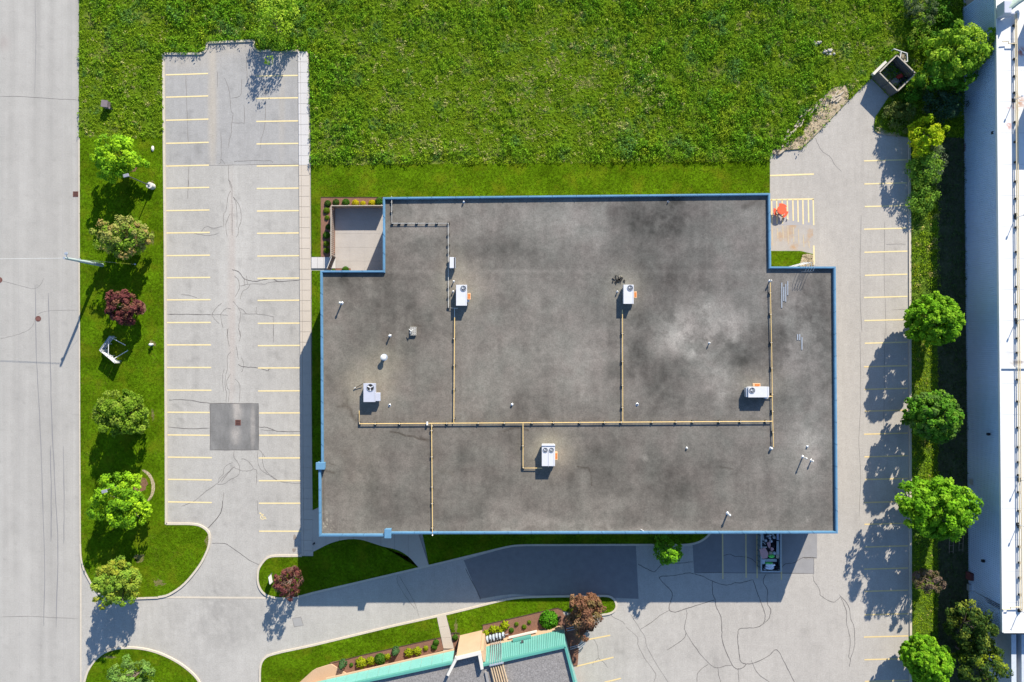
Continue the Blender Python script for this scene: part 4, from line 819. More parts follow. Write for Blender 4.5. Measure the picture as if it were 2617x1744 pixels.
grid('white_roof', 2546, 2760, -120, 1614, 4.0, ZN, wrcol, M['whiteroof'], mask=lambda x, y: x > nx(y) + 1.5, parent=NB)
for k in range(20):
    yy = 20 + k * 80
    if abs(yy - 941) > 30: build('membrane_seam', MB().ribbon(PP([(nx(yy) + 3.5, yy), (2760, yy + 1)], ZN), .07, ZN + .004), mat('membrane_seam', (.42, .42, .42), .8) if k == 0 else bpy.data.materials['membrane_seam'], NB)
build('white_roof', MB().prism(PP([(2760, -300), (3295, -300), (3295, 1612), (2760, 1612)], ZN), ZN - .2, ZN), M['white'], NB)
build('roof_ridge', MB().box(P(2660, 941, ZN + .1)[:2] + (ZN + .09,), (9.6, .14, .16)), M['white'], NB)
AX = PP([(2583, 1640), (3300, 1640), (3300, 2100), (2583, 2100)], 3.6)
# lower glazed wing south of it
WG = thing('glazed_wing', P(2600, 1720, 0), 'low pale blue wing with a dark glazed slot south of the white roofed warehouse', 'building')
build('side_beam', MB().prism(PP([(2584.5, 1622), (2597, 1622), (2599.5, 2100), (2587, 2100)], 4.2), 0, 4.2), M['siding_pale'] if 'siding_pale' in M else flat('siding_pale', (.42, .45, .48)), WG)
build('glazing', MB().prism(PP([(2597.5, 1622), (2610, 1622), (2612, 2100), (2600, 2100)], 3.4), 0, 3.2), M['glass'], WG)
for k in range(6): build('mullion', MB().box(P(2604.5, 1635 + k * 30, 3.3)[:2] + (3.26,), (.62, .07, .1), -.5), M['galv'], WG)
build('side_beam', MB().prism(PP([(2610.5, 1622), (3300, 1622), (3300, 2100), (2613, 2100)], 4.2), 0, 4.2), M['siding_pale'], WG)
build('dark_hedge_box', MB().prism(PP([(2564, 1716), (2585, 1716), (2588, 2000), (2564, 2000)], .8), 0, .8), flat('hedge_green', (.015, .03, .01)), WG)
# pipes, poles and stains on the white roof
px_ = lambda y: 2594 + 14.5 * y / 1450
sp = [64, 111, 150, 194, 236, 311.5, 362, 414, 463.5, 507.5, 547, 581, 644, 688, 733, 778, 826, 865, 902, 971, 1027, 1094, 1144, 1182.6, 1215.6, 1259.6, 1307.6, 1349, 1399, 1440, 1479, 1522, 1562]
runs('roof_pipe', 'pair of long straw coloured pipes running the length of the white roof', 'pipe', [[(px_(34), 34), (px_(1560) - 2, 1560)], [(px_(34) + 4, 34), (px_(1560) + 3, 1560)], [(px_(110) + 2, 112), (2577, 112), (2577, 106), (2562, 107)], [(px_(1552), 1552), (2583, 1552), (2582, 1558), (nx(1560), 1558)]], [(px_(y) + 1, y, 0) for y in sp], 'pipe_roof', .06, ZN + .32, 'block', (.34, .22))
for px, py, where in ((2578, 254, 'northernmost, by the rust streaks'), (2583, 553, 'second from the top of the photo'), (2585, 815, 'third from the top of the photo'), (2592, 1223, 'fourth from the top of the photo'), (2589, 1337, 'fifth from the top of the photo'), (2592.5, 1557, 'southernmost, near the roof corner')):
    # thin pole: foot east, head leans out of plan only because it is tall
    x, y, _ = P(px + 12, py + 3, ZN); t = thing('roof_pole', (x, y, ZN), 'thin grey pole standing on the white roof, ' + where, 'pole')
    build('shaft', MB().tube([(x, y, ZN), (x, y, ZN + 1.35)], .045, 6), M['galv'], t); build('head', MB().box((x - .02, y, ZN + 1.42), (.16, .16, .18)), M['galv'], t); build('foot', MB().box((x, y, ZN + .04), (.4, .4, .07)), M['block'], t)
# duct
x, y, _ = P(2566, 24, ZN + 1.0); t = thing('roof_duct', (x, y, ZN), 'large pale metal duct with a rounded green stained arm on the white roof', 'duct')
build('elbow', MB().box((x + .05, y, ZN + .95), (.9, 1.5, 1.3)), M['rtu_grey'], t, bevel=.08); build('arm', MB().tube([(x + .2, y - .1, ZN + 1.2), (x + 1.2, y + .7, ZN + 1.35), (x + 3.2, y + 2.0, ZN + 1.4)], .42, 12), flat('weathered_duct', (.30, .36, .30)), t)
build('flange', MB().box((x + .45, y - .62, ZN + .85), (1.2, .22, 1.0)), M['rtu_grey'], t, bevel=.04); build('leg', MB().box((x, y - .4, ZN + .15), (.7, .7, .3)), M['galv'], t)
for px, py, wd, dp, hh, lab in ((2668, 290, 3.6, 4.2, 2.6, 'large rooftop unit just beyond the right edge that throws the long blue shadow'), (2660, 60, 3.0, 2.4, 2.2, 'rooftop unit beyond the upper right corner of the photo')):
    x, y, _ = P(px, py, ZN); t = thing('rooftop_plant', (x, y, ZN), lab, 'air conditioner'); build('cabinet', MB().box((x, y, ZN + hh / 2 + .1), (wd, dp, hh)), M['rtu'], t, bevel=.03); build('skid', MB().box((x, y, ZN + .06), (wd + .2, dp + .2, .1)), M['galv'], t)
# wall fittings
for px, py, z in ((2529, 1110, 4.6), (2515, 1434, 3.2), (2541, 340, 5.2)):
    build('wall_lamp', MB().box(P(px - 3, py, z), (.3, .3, .3)), M['dark'], NB)
for px, py in ((2486, 1232),): build('wall_box', MB().box(P(px - 3, py, 1.0), (.15, .7, .7)), M['galv'], NB)
# ================================================================ TEAL EDGED BUILDING IN THE SOUTH
ZT = 5.6
TB = thing('teal_edged_building', P(1250, 1740, 0), 'building with teal metal roof edge and grey gravel roof at the bottom edge', 'building')
core = [(700, 1900), (760, 1783), (822, 1769), (917, 1745.5), (1157, 1694.5), (1232, 1702.5), (1341, 1678.3), (1443.5, 1653.3), (1466.5, 1744), (1500, 1880)]
rec = offset(PP(core, ZT), 1.4) if False else PP([(x, y + 26) for x, y in core], ZT)
build('wall', MB().prism(rec, 0, ZT - .5), M['peach'], TB)
def facade(nm, lo, hi, n, m, rib=0, mr='teal'):
    for i in range(n):
        a = Vector(lo[0]).lerp(Vector(lo[1]), i / n); b = Vector(lo[0]).lerp(Vector(lo[1]), (i + 1) / n - .002); c = Vector(hi[0]).lerp(Vector(hi[1]), (i + 1) / n - .002); d = Vector(hi[0]).lerp(Vector(hi[1]), i / n)
        o_ = (b - a).cross(d - a).normalized() * -.05
        build(nm, MB().add([a, b, c, d, a + o_, b + o_, c + o_, d + o_], [(0, 1, 2, 3), (7, 6, 5, 4), (0, 4, 5, 1), (1, 5, 6, 2), (2, 6, 7, 3), (3, 7, 4, 0)]), M[m], TB)
        if rib:
            k_ = MB(); off = (b - a).cross(d - a).normalized() * .06
            for j in range(rib):
                t = (j + .5) / rib; p0 = a.lerp(b, t); p1 = d.lerp(c, t); e = (b - a).normalized() * .03
                k_.add([p0 - e, p0 + e, p1 + e, p1 - e, p0 - e + off, p0 + e + off, p1 + e + off, p1 - e + off], [(4, 5, 6, 7), (0, 4, 7, 3), (1, 2, 6, 5), (0, 1, 5, 4)])
            build('standing_seam', k_, M[mr], TB)
lw, tw = (P(1160.8, 1663, 2.8), P(833, 1737.6, 2.8)), (P(1156, 1693.5, ZT), P(822, 1768, ZT))
facade('metal_panel', lw, tw, 12, 'teal')
facade('metal_panel', (P(833, 1737.6, 2.8), P(700, 1768, 2.8)), (P(822, 1768, ZT), P(690, 1798, ZT)), 5, 'teal')
build('soffit_edge', MB().prism([lw[0][:2], lw[1][:2], (lw[1][0] - .02, lw[1][1] + .16), (lw[0][0] - .02, lw[0][1] + .16)], 2.6, 2.8), M['peach'], TB)
facade('roof_panel', (P(1441, 1608.8, 1.5), P(1236, 1654.5, 1.5)), (P(1444.5, 1652.0, ZT), P(1231, 1700.5, ZT)), 9, 'teal', 5, 'teal_dark')
facade('metal_panel', (P(1461, 1690, 1.5), P(1441, 1608.8, 1.5)), (P(1453, 1686, ZT), P(1444.5, 1652, ZT)), 2, 'teal')
facade('metal_panel', (P(1500, 1830, 1.5), P(1461, 1690, 1.5)), (P(1496, 1850, ZT), P(1453, 1686, ZT)), 6, 'teal')
ew = PP([(1236, 1655), (1441, 1609), (1444, 1616), (1236, 1662)], 1.5)
build('stucco_wall', MB().prism(ew, 0, 1.48), M['peach'], TB)
build('sill', MB().prism(PP([(1300, 1628), (1372, 1611.5), (1372, 1616), (1300, 1632.5)], 1.1), .95, 1.15), M['cream'], TB)
build('roof_step', MB().prism(PP([(1310, 1636.5), (1357, 1626), (1358, 1631), (1311, 1641.5)], 2.0), 1.5, 2.02), M['teal_dark'], TB)
build('wall_lamp', MB().box(P(1335, 1640, 2.6), (.3, .2, .25), .25), M['dpole'], TB)
TO = PP([(815, 1770), (917, 1745.5), (1156, 1694.5), (1231, 1701.5), (1444.5, 1653), (1453, 1686), (1467.5, 1744), (1496, 1860)], ZT)
for i in range(len(TO) - 1):
    if i in (2,): continue
    build('roof_edge', MB().ribbon([TO[i], TO[i + 1]], .26, ZT - .35, .43), M['teal_dark'], TB)
rg = [(x, y, ZT - .28) for x, y in TO[:3] + PP([(1166, 1682), (1225, 1668)], 6.0) + TO[3:] + PP([(1500, 1900), (700, 1900)], ZT)]
build('gravel_roof', MB().add(rg, [tuple(range(len(rg)))]), M['roofgravel'], TB)
# tall stucco portal: a vertical front wall with two returns running back over the roof
ZC = 6.0
f0 = Vector(P(1175.6, 1623.4, 0)[:2]); f1 = Vector(P(1232, 1610, 0)[:2]); dn = (f1 - f0).normalized(); bk = Vector((dn.y, -dn.x))
build('portal_wall', MB().prism([f0[:], f1[:], (f1 + bk * .35)[:], (f0 + bk * .35)[:]], 0, ZC), M['peach'], TB)
build('portal_cap', MB().prism([(f0 - dn * .06 - bk * .05)[:], (f1 + dn * .06 - bk * .05)[:], (f1 + dn * .06 + bk * .40)[:], (f0 - dn * .06 + bk * .40)[:]], ZC + .002, ZC + .08), M['cream'], TB)
for a, b in (((1166, 1684), (1144, 1727)), ((1224, 1668), (1232, 1711))):
    build('portal_return', MB().ribbon(PP([a, b], ZC), .32, ZT - .4, .46 + (ZC - ZT)), M['cream'], TB)
build('portal_side', MB().prism([(f1 + bk * .352)[:], (f1 + bk * .352 + dn * .3)[:], (f1 + bk * 1.7 + dn * .25)[:], (f1 + bk * 1.7)[:]], 0, ZT - .4), M['peach'], TB)
build('ledge', MB().prism(PP([(700, 1800), (767, 1744), (797, 1717), (807, 1711), (846, 1699), (886, 1724), (840, 1760)], .4), 0, .30), M['peach'], TB)
# meter bank and pipes
x, y, _ = P(1267, 1633, .9); t = thing('meter_bank', (x, y, .1), 'row of white service boxes and dark gaps against the teal edged building', 'utility meters'); first = None
for k in range(6):
    loc = (x - 1.05 + k * .40, y - .14 + k * .10, .55)
    if first is None: first = build('meter_box', MB().box(loc, (.24, .55, .9), .22), flat('pale_blue_box', (.36, .40, .45)), t, org=loc)
    else: stack('meter_box', first.data, t, loc)
    build('cable', MB().tube([(loc[0] + .18, loc[1] + .2, .95), (loc[0] + .22, loc[1] - .2, 1.05)], .07, 5), M['dark'], t)
    build('lid', MB().box((loc[0], loc[1] - .08, 1.03), (.16, .22, .05), .22), M['dpole'] if k % 2 else M['galv'], t)
build('rail', MB().tube([(x - 1.4, y - .35, .3), (x + 1.6, y + .35, .3)], .04, 5), M['galv'], t)
t = thing('rooftop_pipes', P(1270, 1700, ZT), 'six parallel pipes climbing the teal roof edge and crossing the gravel roof', 'pipes')
for k in range(6):
    build('riser', MB().tube([P(1255 + k * 4.8, 1643 - k * 1.1, 1.2), P(1255.5 + k * 5.0, 1650 - k * 1.1, 1.9), P(1252.5 + k * 5.6, 1695 - k * 1.2, ZT + .12), P(1253.5 + k * 6.0, 1702 - k * 1.3, ZT + .12)], .04, 6), M['galv'], t)
    build('pipe_run', MB().tube([P(1253.5 + k * 6.0, 1702 - k * 1.3, ZT), P(1266 + k * 6.2, 1752 - k * 1.5, ZT), P(1300 + k * 6.2, 1880, ZT)], .09, 8), flat('tan_pipe', (.40, .29, .18)), t)
build('clamp_bar', MB().box(P(1269, 1697.5, ZT + .2), (1.75, .16, .12), .22), M['galv'], t)
x, y, _ = P(1470, 1625, .6); t = thing('metal_rails', (x, y, .1), 'pale bent metal rails over the dark mulch by the bronze tree', 'rails')
for a, b in (((1447, 1607), (1470, 1602)), ((1449, 1613), (1478, 1606)), ((1456, 1655), (1476, 1650)), ((1458, 1660), (1480, 1653)), ((1476, 1650), (1500, 1634)), ((1478, 1655), (1501, 1639)), ((1479, 1660), (1496, 1646))): build('rail', MB().tube([P(*a, .7), P(*b, .7)], .045, 5), M['galv'], t)
for a in ((1470, 1602), (1478, 1606), (1500, 1634), (1496, 1646), (1458, 1660)): build('post', MB().tube([P(a[0], a[1], .7), P(a[0], a[1], .7)[:2] + (0,)], .04, 5), M['galv'], t)
x, y, _ = P(1243, 1712, ZT); tag(build('dark_channel', MB().box((0, 0, .1), (.3, 2.6, .2), .2), M['patch_mid']), 'dark grey flat channel lying on the gravel roof left of the pipes', 'channel').location = (x + .2, y - 1.6, ZT - .28)

M['wood_pink'] = mat('pinkish_fence_wood', (.38, .29, .24), .85, n1=(3, .15))
# ================================================================ COURTYARD FENCE
FH = 1.65
def boards(t, a, b, n, h, wd, th, m, gap_every=None, skew=0.0, z0=.1):
    a = Vector(a); b = Vector(b); d = (b - a); L = d.length; d /= L; ang = math.atan2(d.y, d.x); first = None
    for k in range(n):
        p = a + d * (L * (k + .5) / n); hh = 1 + random.uniform(-.01, .01)
        if first is None: first = build('fence_board', MB().box((0, 0, h / 2), (wd, th, h)), M[m], t); me_ = first.data; off = wloc(t); [setattr(v, 'co', v.co + off) for v in me_.vertices]; o = first; o.location = Vector((p.x, p.y, z0)) - wloc(t)
        else: o = stack('fence_board', me_, t, (p.x, p.y, z0))
        o.rotation_euler.z = ang + skew + random.uniform(-.02, .02)
    return t
fN0 = P(846.5, 526.5, FH)[:2]; fN1 = P(979, 526, FH)[:2]; fW1 = P(846, 657, FH)[:2]
t = thing('courtyard_fence', (fN0[0], fN0[1], .1), 'brown slatted timber fence along the north and west of the small courtyard', 'fence')
boards(t, fN0, fN1, 44, FH - .05, .137, .03, 'wood_brown'); boards(t, fN0, fW1, 26, FH - .05, .125, .05, 'wood_pink')
build('top_rail', MB().ribbon([fN0, fN1], .09, FH + .05, .05), M['wood_edge'], t); build('top_rail', MB().ribbon([(fN0[0], fN0[1] - .085), fW1], .10, FH + .05, .05), M['wood_edge'], t)
for k in range(4): q = Vector(fN0).lerp(Vector(fN1), k / 3.15 + .02); build('fence_post', MB().box((q.x, q.y + .09, .85), (.1, .1, 1.7)), M['wood_brown'], t)
for k in range(3): q = Vector(fN0).lerp(Vector(fW1), k / 2.1 + .02); build('fence_post', MB().box((q.x - .11, q.y - .2, .85), (.1, .1, 1.7)), M['wood_edge'], t)
g0 = Vector(P(857.5, 658.5, 0)[:2]); g1 = Vector(P(845, 691, 0)[:2])
t = thing('courtyard_gate', (g0.x, g0.y, .1), 'dark slatted gate standing ajar at the foot of the courtyard fence', 'gate')
for k in range(5): build('gate_rail', MB().ribbon([g0, g1], .05, .3 + k * .34, .10), M['wood_dark'] if k < 4 else M['cream'], t)
ga = math.atan2((g1 - g0).y, (g1 - g0).x)
for k in range(6): q = g0.lerp(g1, (k + .5) / 6); build('gate_board', MB().box((q.x + .04, q.y + .02, .9), (.2, .025, 1.5), ga), M['wood_dark'], t)
for q in (g0, g1): build('gate_post', MB().box((q.x, q.y, .95), (.09, .09, 1.75)), M['wood_dark'], t)

# ================================================================ BOARDED BIN ENCLOSURE
EH = 1.75
W_, N_, E2, S2 = [Vector(P(*q)[:2]) for q in ((2227, 200.5), (2271, 157), (2318, 203), (2273, 247))]
t = thing('bin_enclosure', ((W_.x + E2.x) / 2, (W_.y + E2.y) / 2, .1), 'open topped square enclosure of weathered grey boards at the meadow corner', 'enclosure')
for a, b, nb in ((W_, N_, 22), (N_, E2, 23), (E2, S2, 22), (S2, W_, 23)):
    boards(t, a, b, nb - 2, EH, .146, .03, 'wood_old'); build('cap_rail', MB().ribbon([a, b], .13, EH + .1, .05), M['wood_edge'], t)
    for z in (.5, 1.35): build('inner_rail', MB().ribbon([a.lerp((W_ + E2) / 2, .035), b.lerp((W_ + E2) / 2, .035)], .05, z, .09), M['wood_old'], t)
for q in (W_, N_, E2, S2, (S2 + W_) / 2): build('corner_post', MB().box((q.x, q.y, .95), (.14, .14, 1.9)), M['wood_old'], t)
build('slab', MB().prism([W_[:], N_[:], E2[:], S2[:]], 0, .13), M['patch_mid'], t)
off = (W_ - S2).normalized() * .42
tag(build('timber_beam', MB().ribbon([W_ + off * .6 + Vector((.1, .1)), W_.lerp(N_, .78) + off * .6], .3, 0.1, .55), M['cream']), 'long whitish beam lying along the north west side of the board enclosure', 'beam')
x, y, _ = P(2297, 197, .4); t = thing('red_crate', (x, y, .13), 'red plastic crate inside the grey board enclosure', 'crate'); build('body', MB().box((x, y, .38), (.65, .42, .5), .4), M['red_plastic'], t, bevel=.04); build('lid', MB().box((x, y, .66), (.7, .46, .05), .4), M['red_plastic'], t)
for px, py, s, m, lab in ((2304, 206, .5, 'black_bag', 'blue black rubbish bag in the east corner of the board enclosure'), (2311, 201, .45, 'black_bag', 'smaller dark rubbish bag against the east wall of the board enclosure'), (2288, 210, .6, 'patch_mid', 'round brown grey heap on the floor of the board enclosure')):
    x, y, _ = P(px, py, .3); tag(build('rubbish_bag' if m == 'black_bag' else 'soil_heap', MB().dome((x, y, .13), s, s * .8, 10, 4), M[m], org=(x, y, .13)), lab, 'rubbish bag' if m == 'black_bag' else 'heap')
x, y, _ = P(2266, 199, .2); tag(build('paper_scrap', MB().box((x, y, .16), (.3, .2, .05), .5), M['white'], org=(x, y, .13)), 'small white scrap on the floor of the board enclosure', 'litter')
# white frame
q = [Vector(P(*c, .9)[:2]) for c in ((2284.5, 125.5), (2318, 137), (2319, 158), (2307, 157), (2303, 132), (2300, 150))]
t = thing('tube_rack', (q[1].x, q[1].y, .1), 'white tubular frame standing in weeds behind the board enclosure', 'frame')
for a, b in ((0, 1), (1, 2), (2, 3), (4, 5)): build('rail', MB().tube([(q[a].x, q[a].y, .9), (q[b].x, q[b].y, .9)], .07, 6), M['white'], t)
for a in (0, 1, 2, 3): build('leg', MB().tube([(q[a].x, q[a].y, 0.05), (q[a].x, q[a].y, .9)], .05, 6), M['white'], t)
build('wire_panel', MB().prism([q[4][:], q[1][:], q[2][:], q[3][:]], .5, .53), flat('dusty_mesh', (.22, .18, .12)), t)

# ================================================================ STREET THINGS
# utility pole with street lamp head
bx, by, _ = P(262, 678); t = thing('utility_pole', (bx, by, .1), 'tall pale tapering utility pole leaning over the street edge with a small lamp', 'utility pole')
tz = 7.4; build('pole', MB().tube([(bx, by, 0), (bx, by, tz)], .24, 12, .14), M['pole'], t); build('pole_top', MB().cyl((bx, by, tz), .14, .08, 12), M['galv'], t)
build('lamp_arm', MB().tube([(bx, by, tz - .35), (bx + .15, by + .45, tz - .15)], .05, 6), M['galv'], t); build('lamp_head', MB().box((bx + .15, by + .55, tz - .1), (.4, .28, .16), .2), M['galv'], t, bevel=.03)
build('cross_plate', MB().box((bx, by + .05, 4.6), (.12, .5, .2)), M['galv'], t)
tag(build('overhead_wire', MB().tube([(bx, by, tz - .1), (bx - 14, by - .1, tz - .5), (bx - 60, by - .6, tz - .2)], .022, 4), M['pipe_white'], org=(bx, by, tz)), 'thin pale wire from the utility pole across the street', 'wire')
gx, gy, _ = P(347, 676); t = thing('guy_wire', (gx, gy, .1), 'guy wire with yellow guard anchored in the lawn under the reddish tree', 'guy wire')
A0 = Vector((gx, gy, .1)); A1 = Vector((bx, by, tz - .6)); build('wire', MB().tube([A0, A1], .012, 4), M['galv'], t); build('guard', MB().tube([A0.lerp(A1, .08), A0.lerp(A1, .30)], .06, 6), M['yellow'], t); build('anchor', MB().cyl((gx, gy, .08), .1, .1, 8), M['galv'], t)
# car park lamp posts
def lamp(px, py, hz, label, ped=True, head_off=(-.35, .2)):
    x, y, _ = P(px, py); t = thing('lamp_post', (x, y, .1), label, 'lamp post')
    if ped:
        build('pedestal', MB().cyl((x, y, .0), .40, .95, 18), M['cream'], t, bevel=.02); build('base_plate', MB().box((x, y, .97), (.34, .34, .05)), M['galv'], t)
    build('pole', MB().tube([(x, y, .9 if ped else 0), (x, y, hz)], .075, 8, .06), M['dpole'], t)
    build('arm', MB().tube([(x, y, hz), (x + head_off[0], y + head_off[1], hz + .05)], .05, 6), M['dpole'], t)
    build('lamp_head', MB().box((x + head_off[0], y + head_off[1], hz + .05), (.65, .38, .16), .25), flat('head_grey', (.2, .2, .23)), t, bevel=.03)
lamp(391, 478, 5.5, 'dark lamp post on a round white pedestal beside the two northern street trees', head_off=(-.3, .1))
lamp(345, 1226, 5.9, 'grey lamp post whose head pokes out of the bright green tree', ped=False, head_off=(-.35, -.2))
x, y, _ = P(391, 881); t = thing('hydrant', (x, y, .1), 'small whitish hydrant on the lawn right of the angled sign', 'hydrant')
build('barrel', MB().cyl((x, y, 0), .16, .6, 12), M['white'], t); build('cap', MB().dome((x, y, .6), .2, .18, 12, 4), M['pipe_white'], t); build('outlet', MB().tube([(x - .3, y, .45), (x + .3, y, .45)], .07, 8), M['galv'], t)
x, y, _ = P(389.5, 380, .2); tag(build('boulder', MB().dome((x, y, .05), .28, .3, 9, 3), M['cream'], org=(x, y, .1)), 'small white stone in the grass by the car park kerb', 'stone').scale = (.7, 1.4, 1)
x, y, _ = P(268, 266, .9); t = thing('utility_cabinet', (x, y, .1), 'low brown grey utility cabinet alone in the rough grass by the street', 'cabinet')
build('body', MB().box((x, y, .5), (.72, .78, .9), -.12), M['cabinet'], t, bevel=.02); build('lid', MB().box((x - .02, y + .02, .98), (.80, .86, .07), -.12), M['cabinet'], t); build('vent_box', MB().box((x + .35, y - .38, .35), (.25, .25, .5), -.5), M['cabinet'], t)
# V shaped board sign, boards standing on posts
p0 = Vector(P(253.5, 895.5, 1.5)[:2]); p1 = Vector(P(293.5, 929, 1.5)[:2]); p2 = Vector(P(280, 859, 1.5)[:2])
t = thing('board_sign', (p0.x, p0.y, .1), 'large V shaped white board sign with wooden props on the street lawn', 'sign')
for a, b, nb in ((p0, p1, 3), (p0, p2, 3)):
    d = (b - a).normalized()
    for k in range(nb): build('sign_panel', MB().ribbon([a.lerp(b, k / nb) + d * .02, a.lerp(b, (k + 1) / nb) - d * .02], .04, .35, 1.15), M['white'] if b is p1 else flat('shade_board_and_blue_plank', (.26, .30, .38)), t)  # second white board has its shade painted in as blue grey
    nrm = Vector((-d.y, d.x)); nrm = nrm if (nrm.dot(Vector((1, 0))) > 0) else -nrm
    for z in (.55, 1.35): build('batten', MB().ribbon([a + nrm * .09 + d * .1, b + nrm * .09 - d * .05], .05, z, .07), M['white'], t)
    for f in (.1, .5, .93): q = a.lerp(b, f) + nrm * .16; build('post', MB().box((q.x, q.y, .78), (.07, .07, 1.55)), M['white'], t)
for a, b in (((276.5, 913, 1.4), (277.5, 873, 1.4)), ((290, 918, 1.3), (327, 896, .1)), ((284, 863, 1.3), (321, 883, .1))): build('prop', MB().tube([P(*a), P(*b)], .045, 4), M['white'], t)
# small sign on the island
x, y, _ = P(691, 1481); t = thing('island_sign', (x, y, .1), 'small white sign board on two posts at the west tip of the island lawn', 'sign')
c0 = Vector(P(687.5, 1473, 1.2)[:2]); c1 = Vector(P(691, 1493, 1.2)[:2]); build('board', MB().ribbon([c0, c1], .10, .5, .85), M['white'], t)
for q in (c0, c1): build('post', MB().box((q.x, q.y, .68), (.09, .09, 1.36)), M['dpole'], t)
x, y, _ = P(804, 1388); tag(build('bollard', MB().cyl((x, y, .1), .11, .5, 10).dome((x, y, .6), .11, .08, 10, 3), M['dpole'], org=(x, y, .1)), 'short black bollard on the entrance paving near the building corner', 'bollard')
x, y, _ = P(1006, 1369.5, 2.6); tag(build('wall_sconce', MB().box((x, y, 2.4), (.8, .5, .3)), M['dark'], org=(x, y, 2.4)), 'dark awning lamp beside the blue pier over the entrance', 'lamp') if False else None
# orange picnic table
x, y, _ = P(1992, 541); t = thing('picnic_table', (x, y, 0), 'round bright orange picnic table with curved benches on the hatched pad', 'picnic table')
build('table_top', MB().cyl((x, y + .05, .72), .55, .06, 12), M['orange'], t); build('top_rim', MB().ring((x, y + .05, .66), .585, .53, .10, 24), M['orange'], t); build('pedestal', MB().cyl((x, y, 0), .12, .72, 10), M['white'], t)
def bench(a0, a1):
    pts = [(x + .80 * math.cos(math.radians(a)), y + .80 * math.sin(math.radians(a))) for a in np.linspace(a0, a1, 8)]; build('bench', MB().ribbon(pts, .30, .43, .06), M['orange'], t)
    m_ = pts[4]; build('leg', MB().tube([(x, y, .2), (m_[0], m_[1], .2), (m_[0], m_[1], .43)], .035, 6), M['white'], t); build('foot', MB().tube([(m_[0], m_[1], .2), (m_[0], m_[1], 0)], .035, 6), M['white'], t)
bench(35, 105); bench(-70, -5); bench(158, 222)
tag(build('jug', MB().cyl(P(2011.5, 560, 0), .07, .2, 8), M['white'], org=P(2011.5, 560, 0)), 'tiny white bottle on the pad beside the orange picnic table', 'bottle')

# ================================================================ OPEN SKIP WITH RUBBISH
ZC2 = 1.35
x0, yA, _ = P(1944.5, 1461, ZC2); x1 = P(1996.5, 1461, ZC2)[0]; yB = yA + 6.0
t = thing('open_skip', ((x0 + x1) / 2, yA + 3, 0), 'long open steel skip full of rubbish tucked against the south wall', 'skip')
xm = (x0 + x1) / 2; wd = x1 - x0
build('floor', MB().box((xm, yA + 3, .16), (wd - .1, 5.9, .12)), M['container'], t)
for sx_ in (x0 + .05, x1 - .05):
    build('side_wall', MB().box((sx_, yA + 3, .75), (.07, 5.85, 1.2)), M['container'], t); build('top_rail', MB().box((sx_, yA + 3, ZC2), (.16, 6.0, .12)), flat('worn_rail', (.30, .33, .34)), t)
    rb = None
    for k in range(9):
        loc = (sx_ + (-.07 if sx_ < xm else .07), yA + .35 + k * .66, .72)
        if rb is None: rb = build('side_rib', MB().box(loc, (.09, .12, 1.15)), M['container'], t, org=loc)
        else: stack('side_rib', rb.data, t, loc)
for yy in (yA, yA + 5.95): build('end_wall', MB().box((xm, yy, .75), (wd - .25, .07, 1.2)), M['container'], t); build('end_rail', MB().box((xm, yy, ZC2), (wd - .17, .14, .12)), M['worn_rail'], t)
for sx_ in (x0 + .4, x1 - .4): build('runner', MB().box((sx_, yA + 3, .05), (.12, 5.8, .1)), M['container'], t)
def Q(cx, cy, z): return P(1920 + cx / 13.07, 1355 + cy / 13.07, z)
def junk(name, pts, z, th, m, lab, cat):
    w_ = [Q(a, b, z)[:2] for a, b in pts]; c = (sum(p[0] for p in w_) / len(w_), sum(p[1] for p in w_) / len(w_), z - th)
    tag(build(name, MB().prism(w_, z - th, z), M[m], org=c), lab, cat)
def bag(cx, cy, z, r, sq, m, lab, seed, ry=1.0, flatk=1.0):
    rr = random.Random(seed); x, y, _ = Q(cx, cy, z); mb = MB(); n, k = 12, 5; vs = []
    for j in range(k):
        a = math.pi / 2 * j / (k - .3)
        for i in range(n):
            q = r * (1 + rr.uniform(-.16, .16)); vs.append((x + q * math.cos(a) * math.cos(6.283 * i / n), y + q * ry * math.cos(a) * math.sin(6.283 * i / n), z - .3 + sq * math.sin(a) * (1 + rr.uniform(-.2, .2))))
    vs.append((x, y, z - .3 + sq)); fs = [(j * n + i, j * n + (i + 1) % n, (j + 1) * n + (i + 1) % n, (j + 1) * n + i) for j in range(k - 1) for i in range(n)] + [((k - 1) * n + i, (k - 1) * n + (i + 1) % n, k * n) for i in range(n)] + [tuple(range(n - 1, -1, -1))]
    tag(build('rubbish_bag', mb.add(vs, fs), M[m], org=(x, y, z - .3)), lab, 'rubbish bag')
tag(build('rubbish_heap', MB().prism([(x0 + .12, yA + .08), (x1 - .12, yA + .08), (x1 - .12, yA + 5.85), (x0 + .12, yA + 5.85)], .23, .62), M['black_bag'], org=(xm, yA + 3, .23)), 'dark mass of rubbish filling the bottom of the open skip', 'rubbish')
junk('wide_board', [(275, 645), (470, 590), (575, 780), (540, 930), (385, 970), (330, 880)], 1.46, .06, 'pink_board', 'large dull pink board slanted over the left rim of the skip', 'board')
junk('board_scrap', [(520, 430), (640, 380), (650, 500), (620, 640), (560, 560)], 1.15, .05, 'pink_board', 'narrow torn pinkish board above the large pink board in the skip', 'board')
junk('board_scrap', [(655, 575), (740, 600), (765, 650), (700, 710), (645, 680)], 1.2, .05, 'pink_board', 'small maroon board scrap left of the long grey plank', 'board')
junk('long_plank', [(850, 370), (925, 375), (945, 900), (840, 940)], 1.25, .08, 'grey_plank', 'long pale grey plank along the right wall of the skip', 'plank')
junk('long_plank', [(345, 100), (400, 100), (435, 355), (345, 350)], 1.2, .06, 'grey_plank', 'pale plank in the upper left of the skip', 'plank')
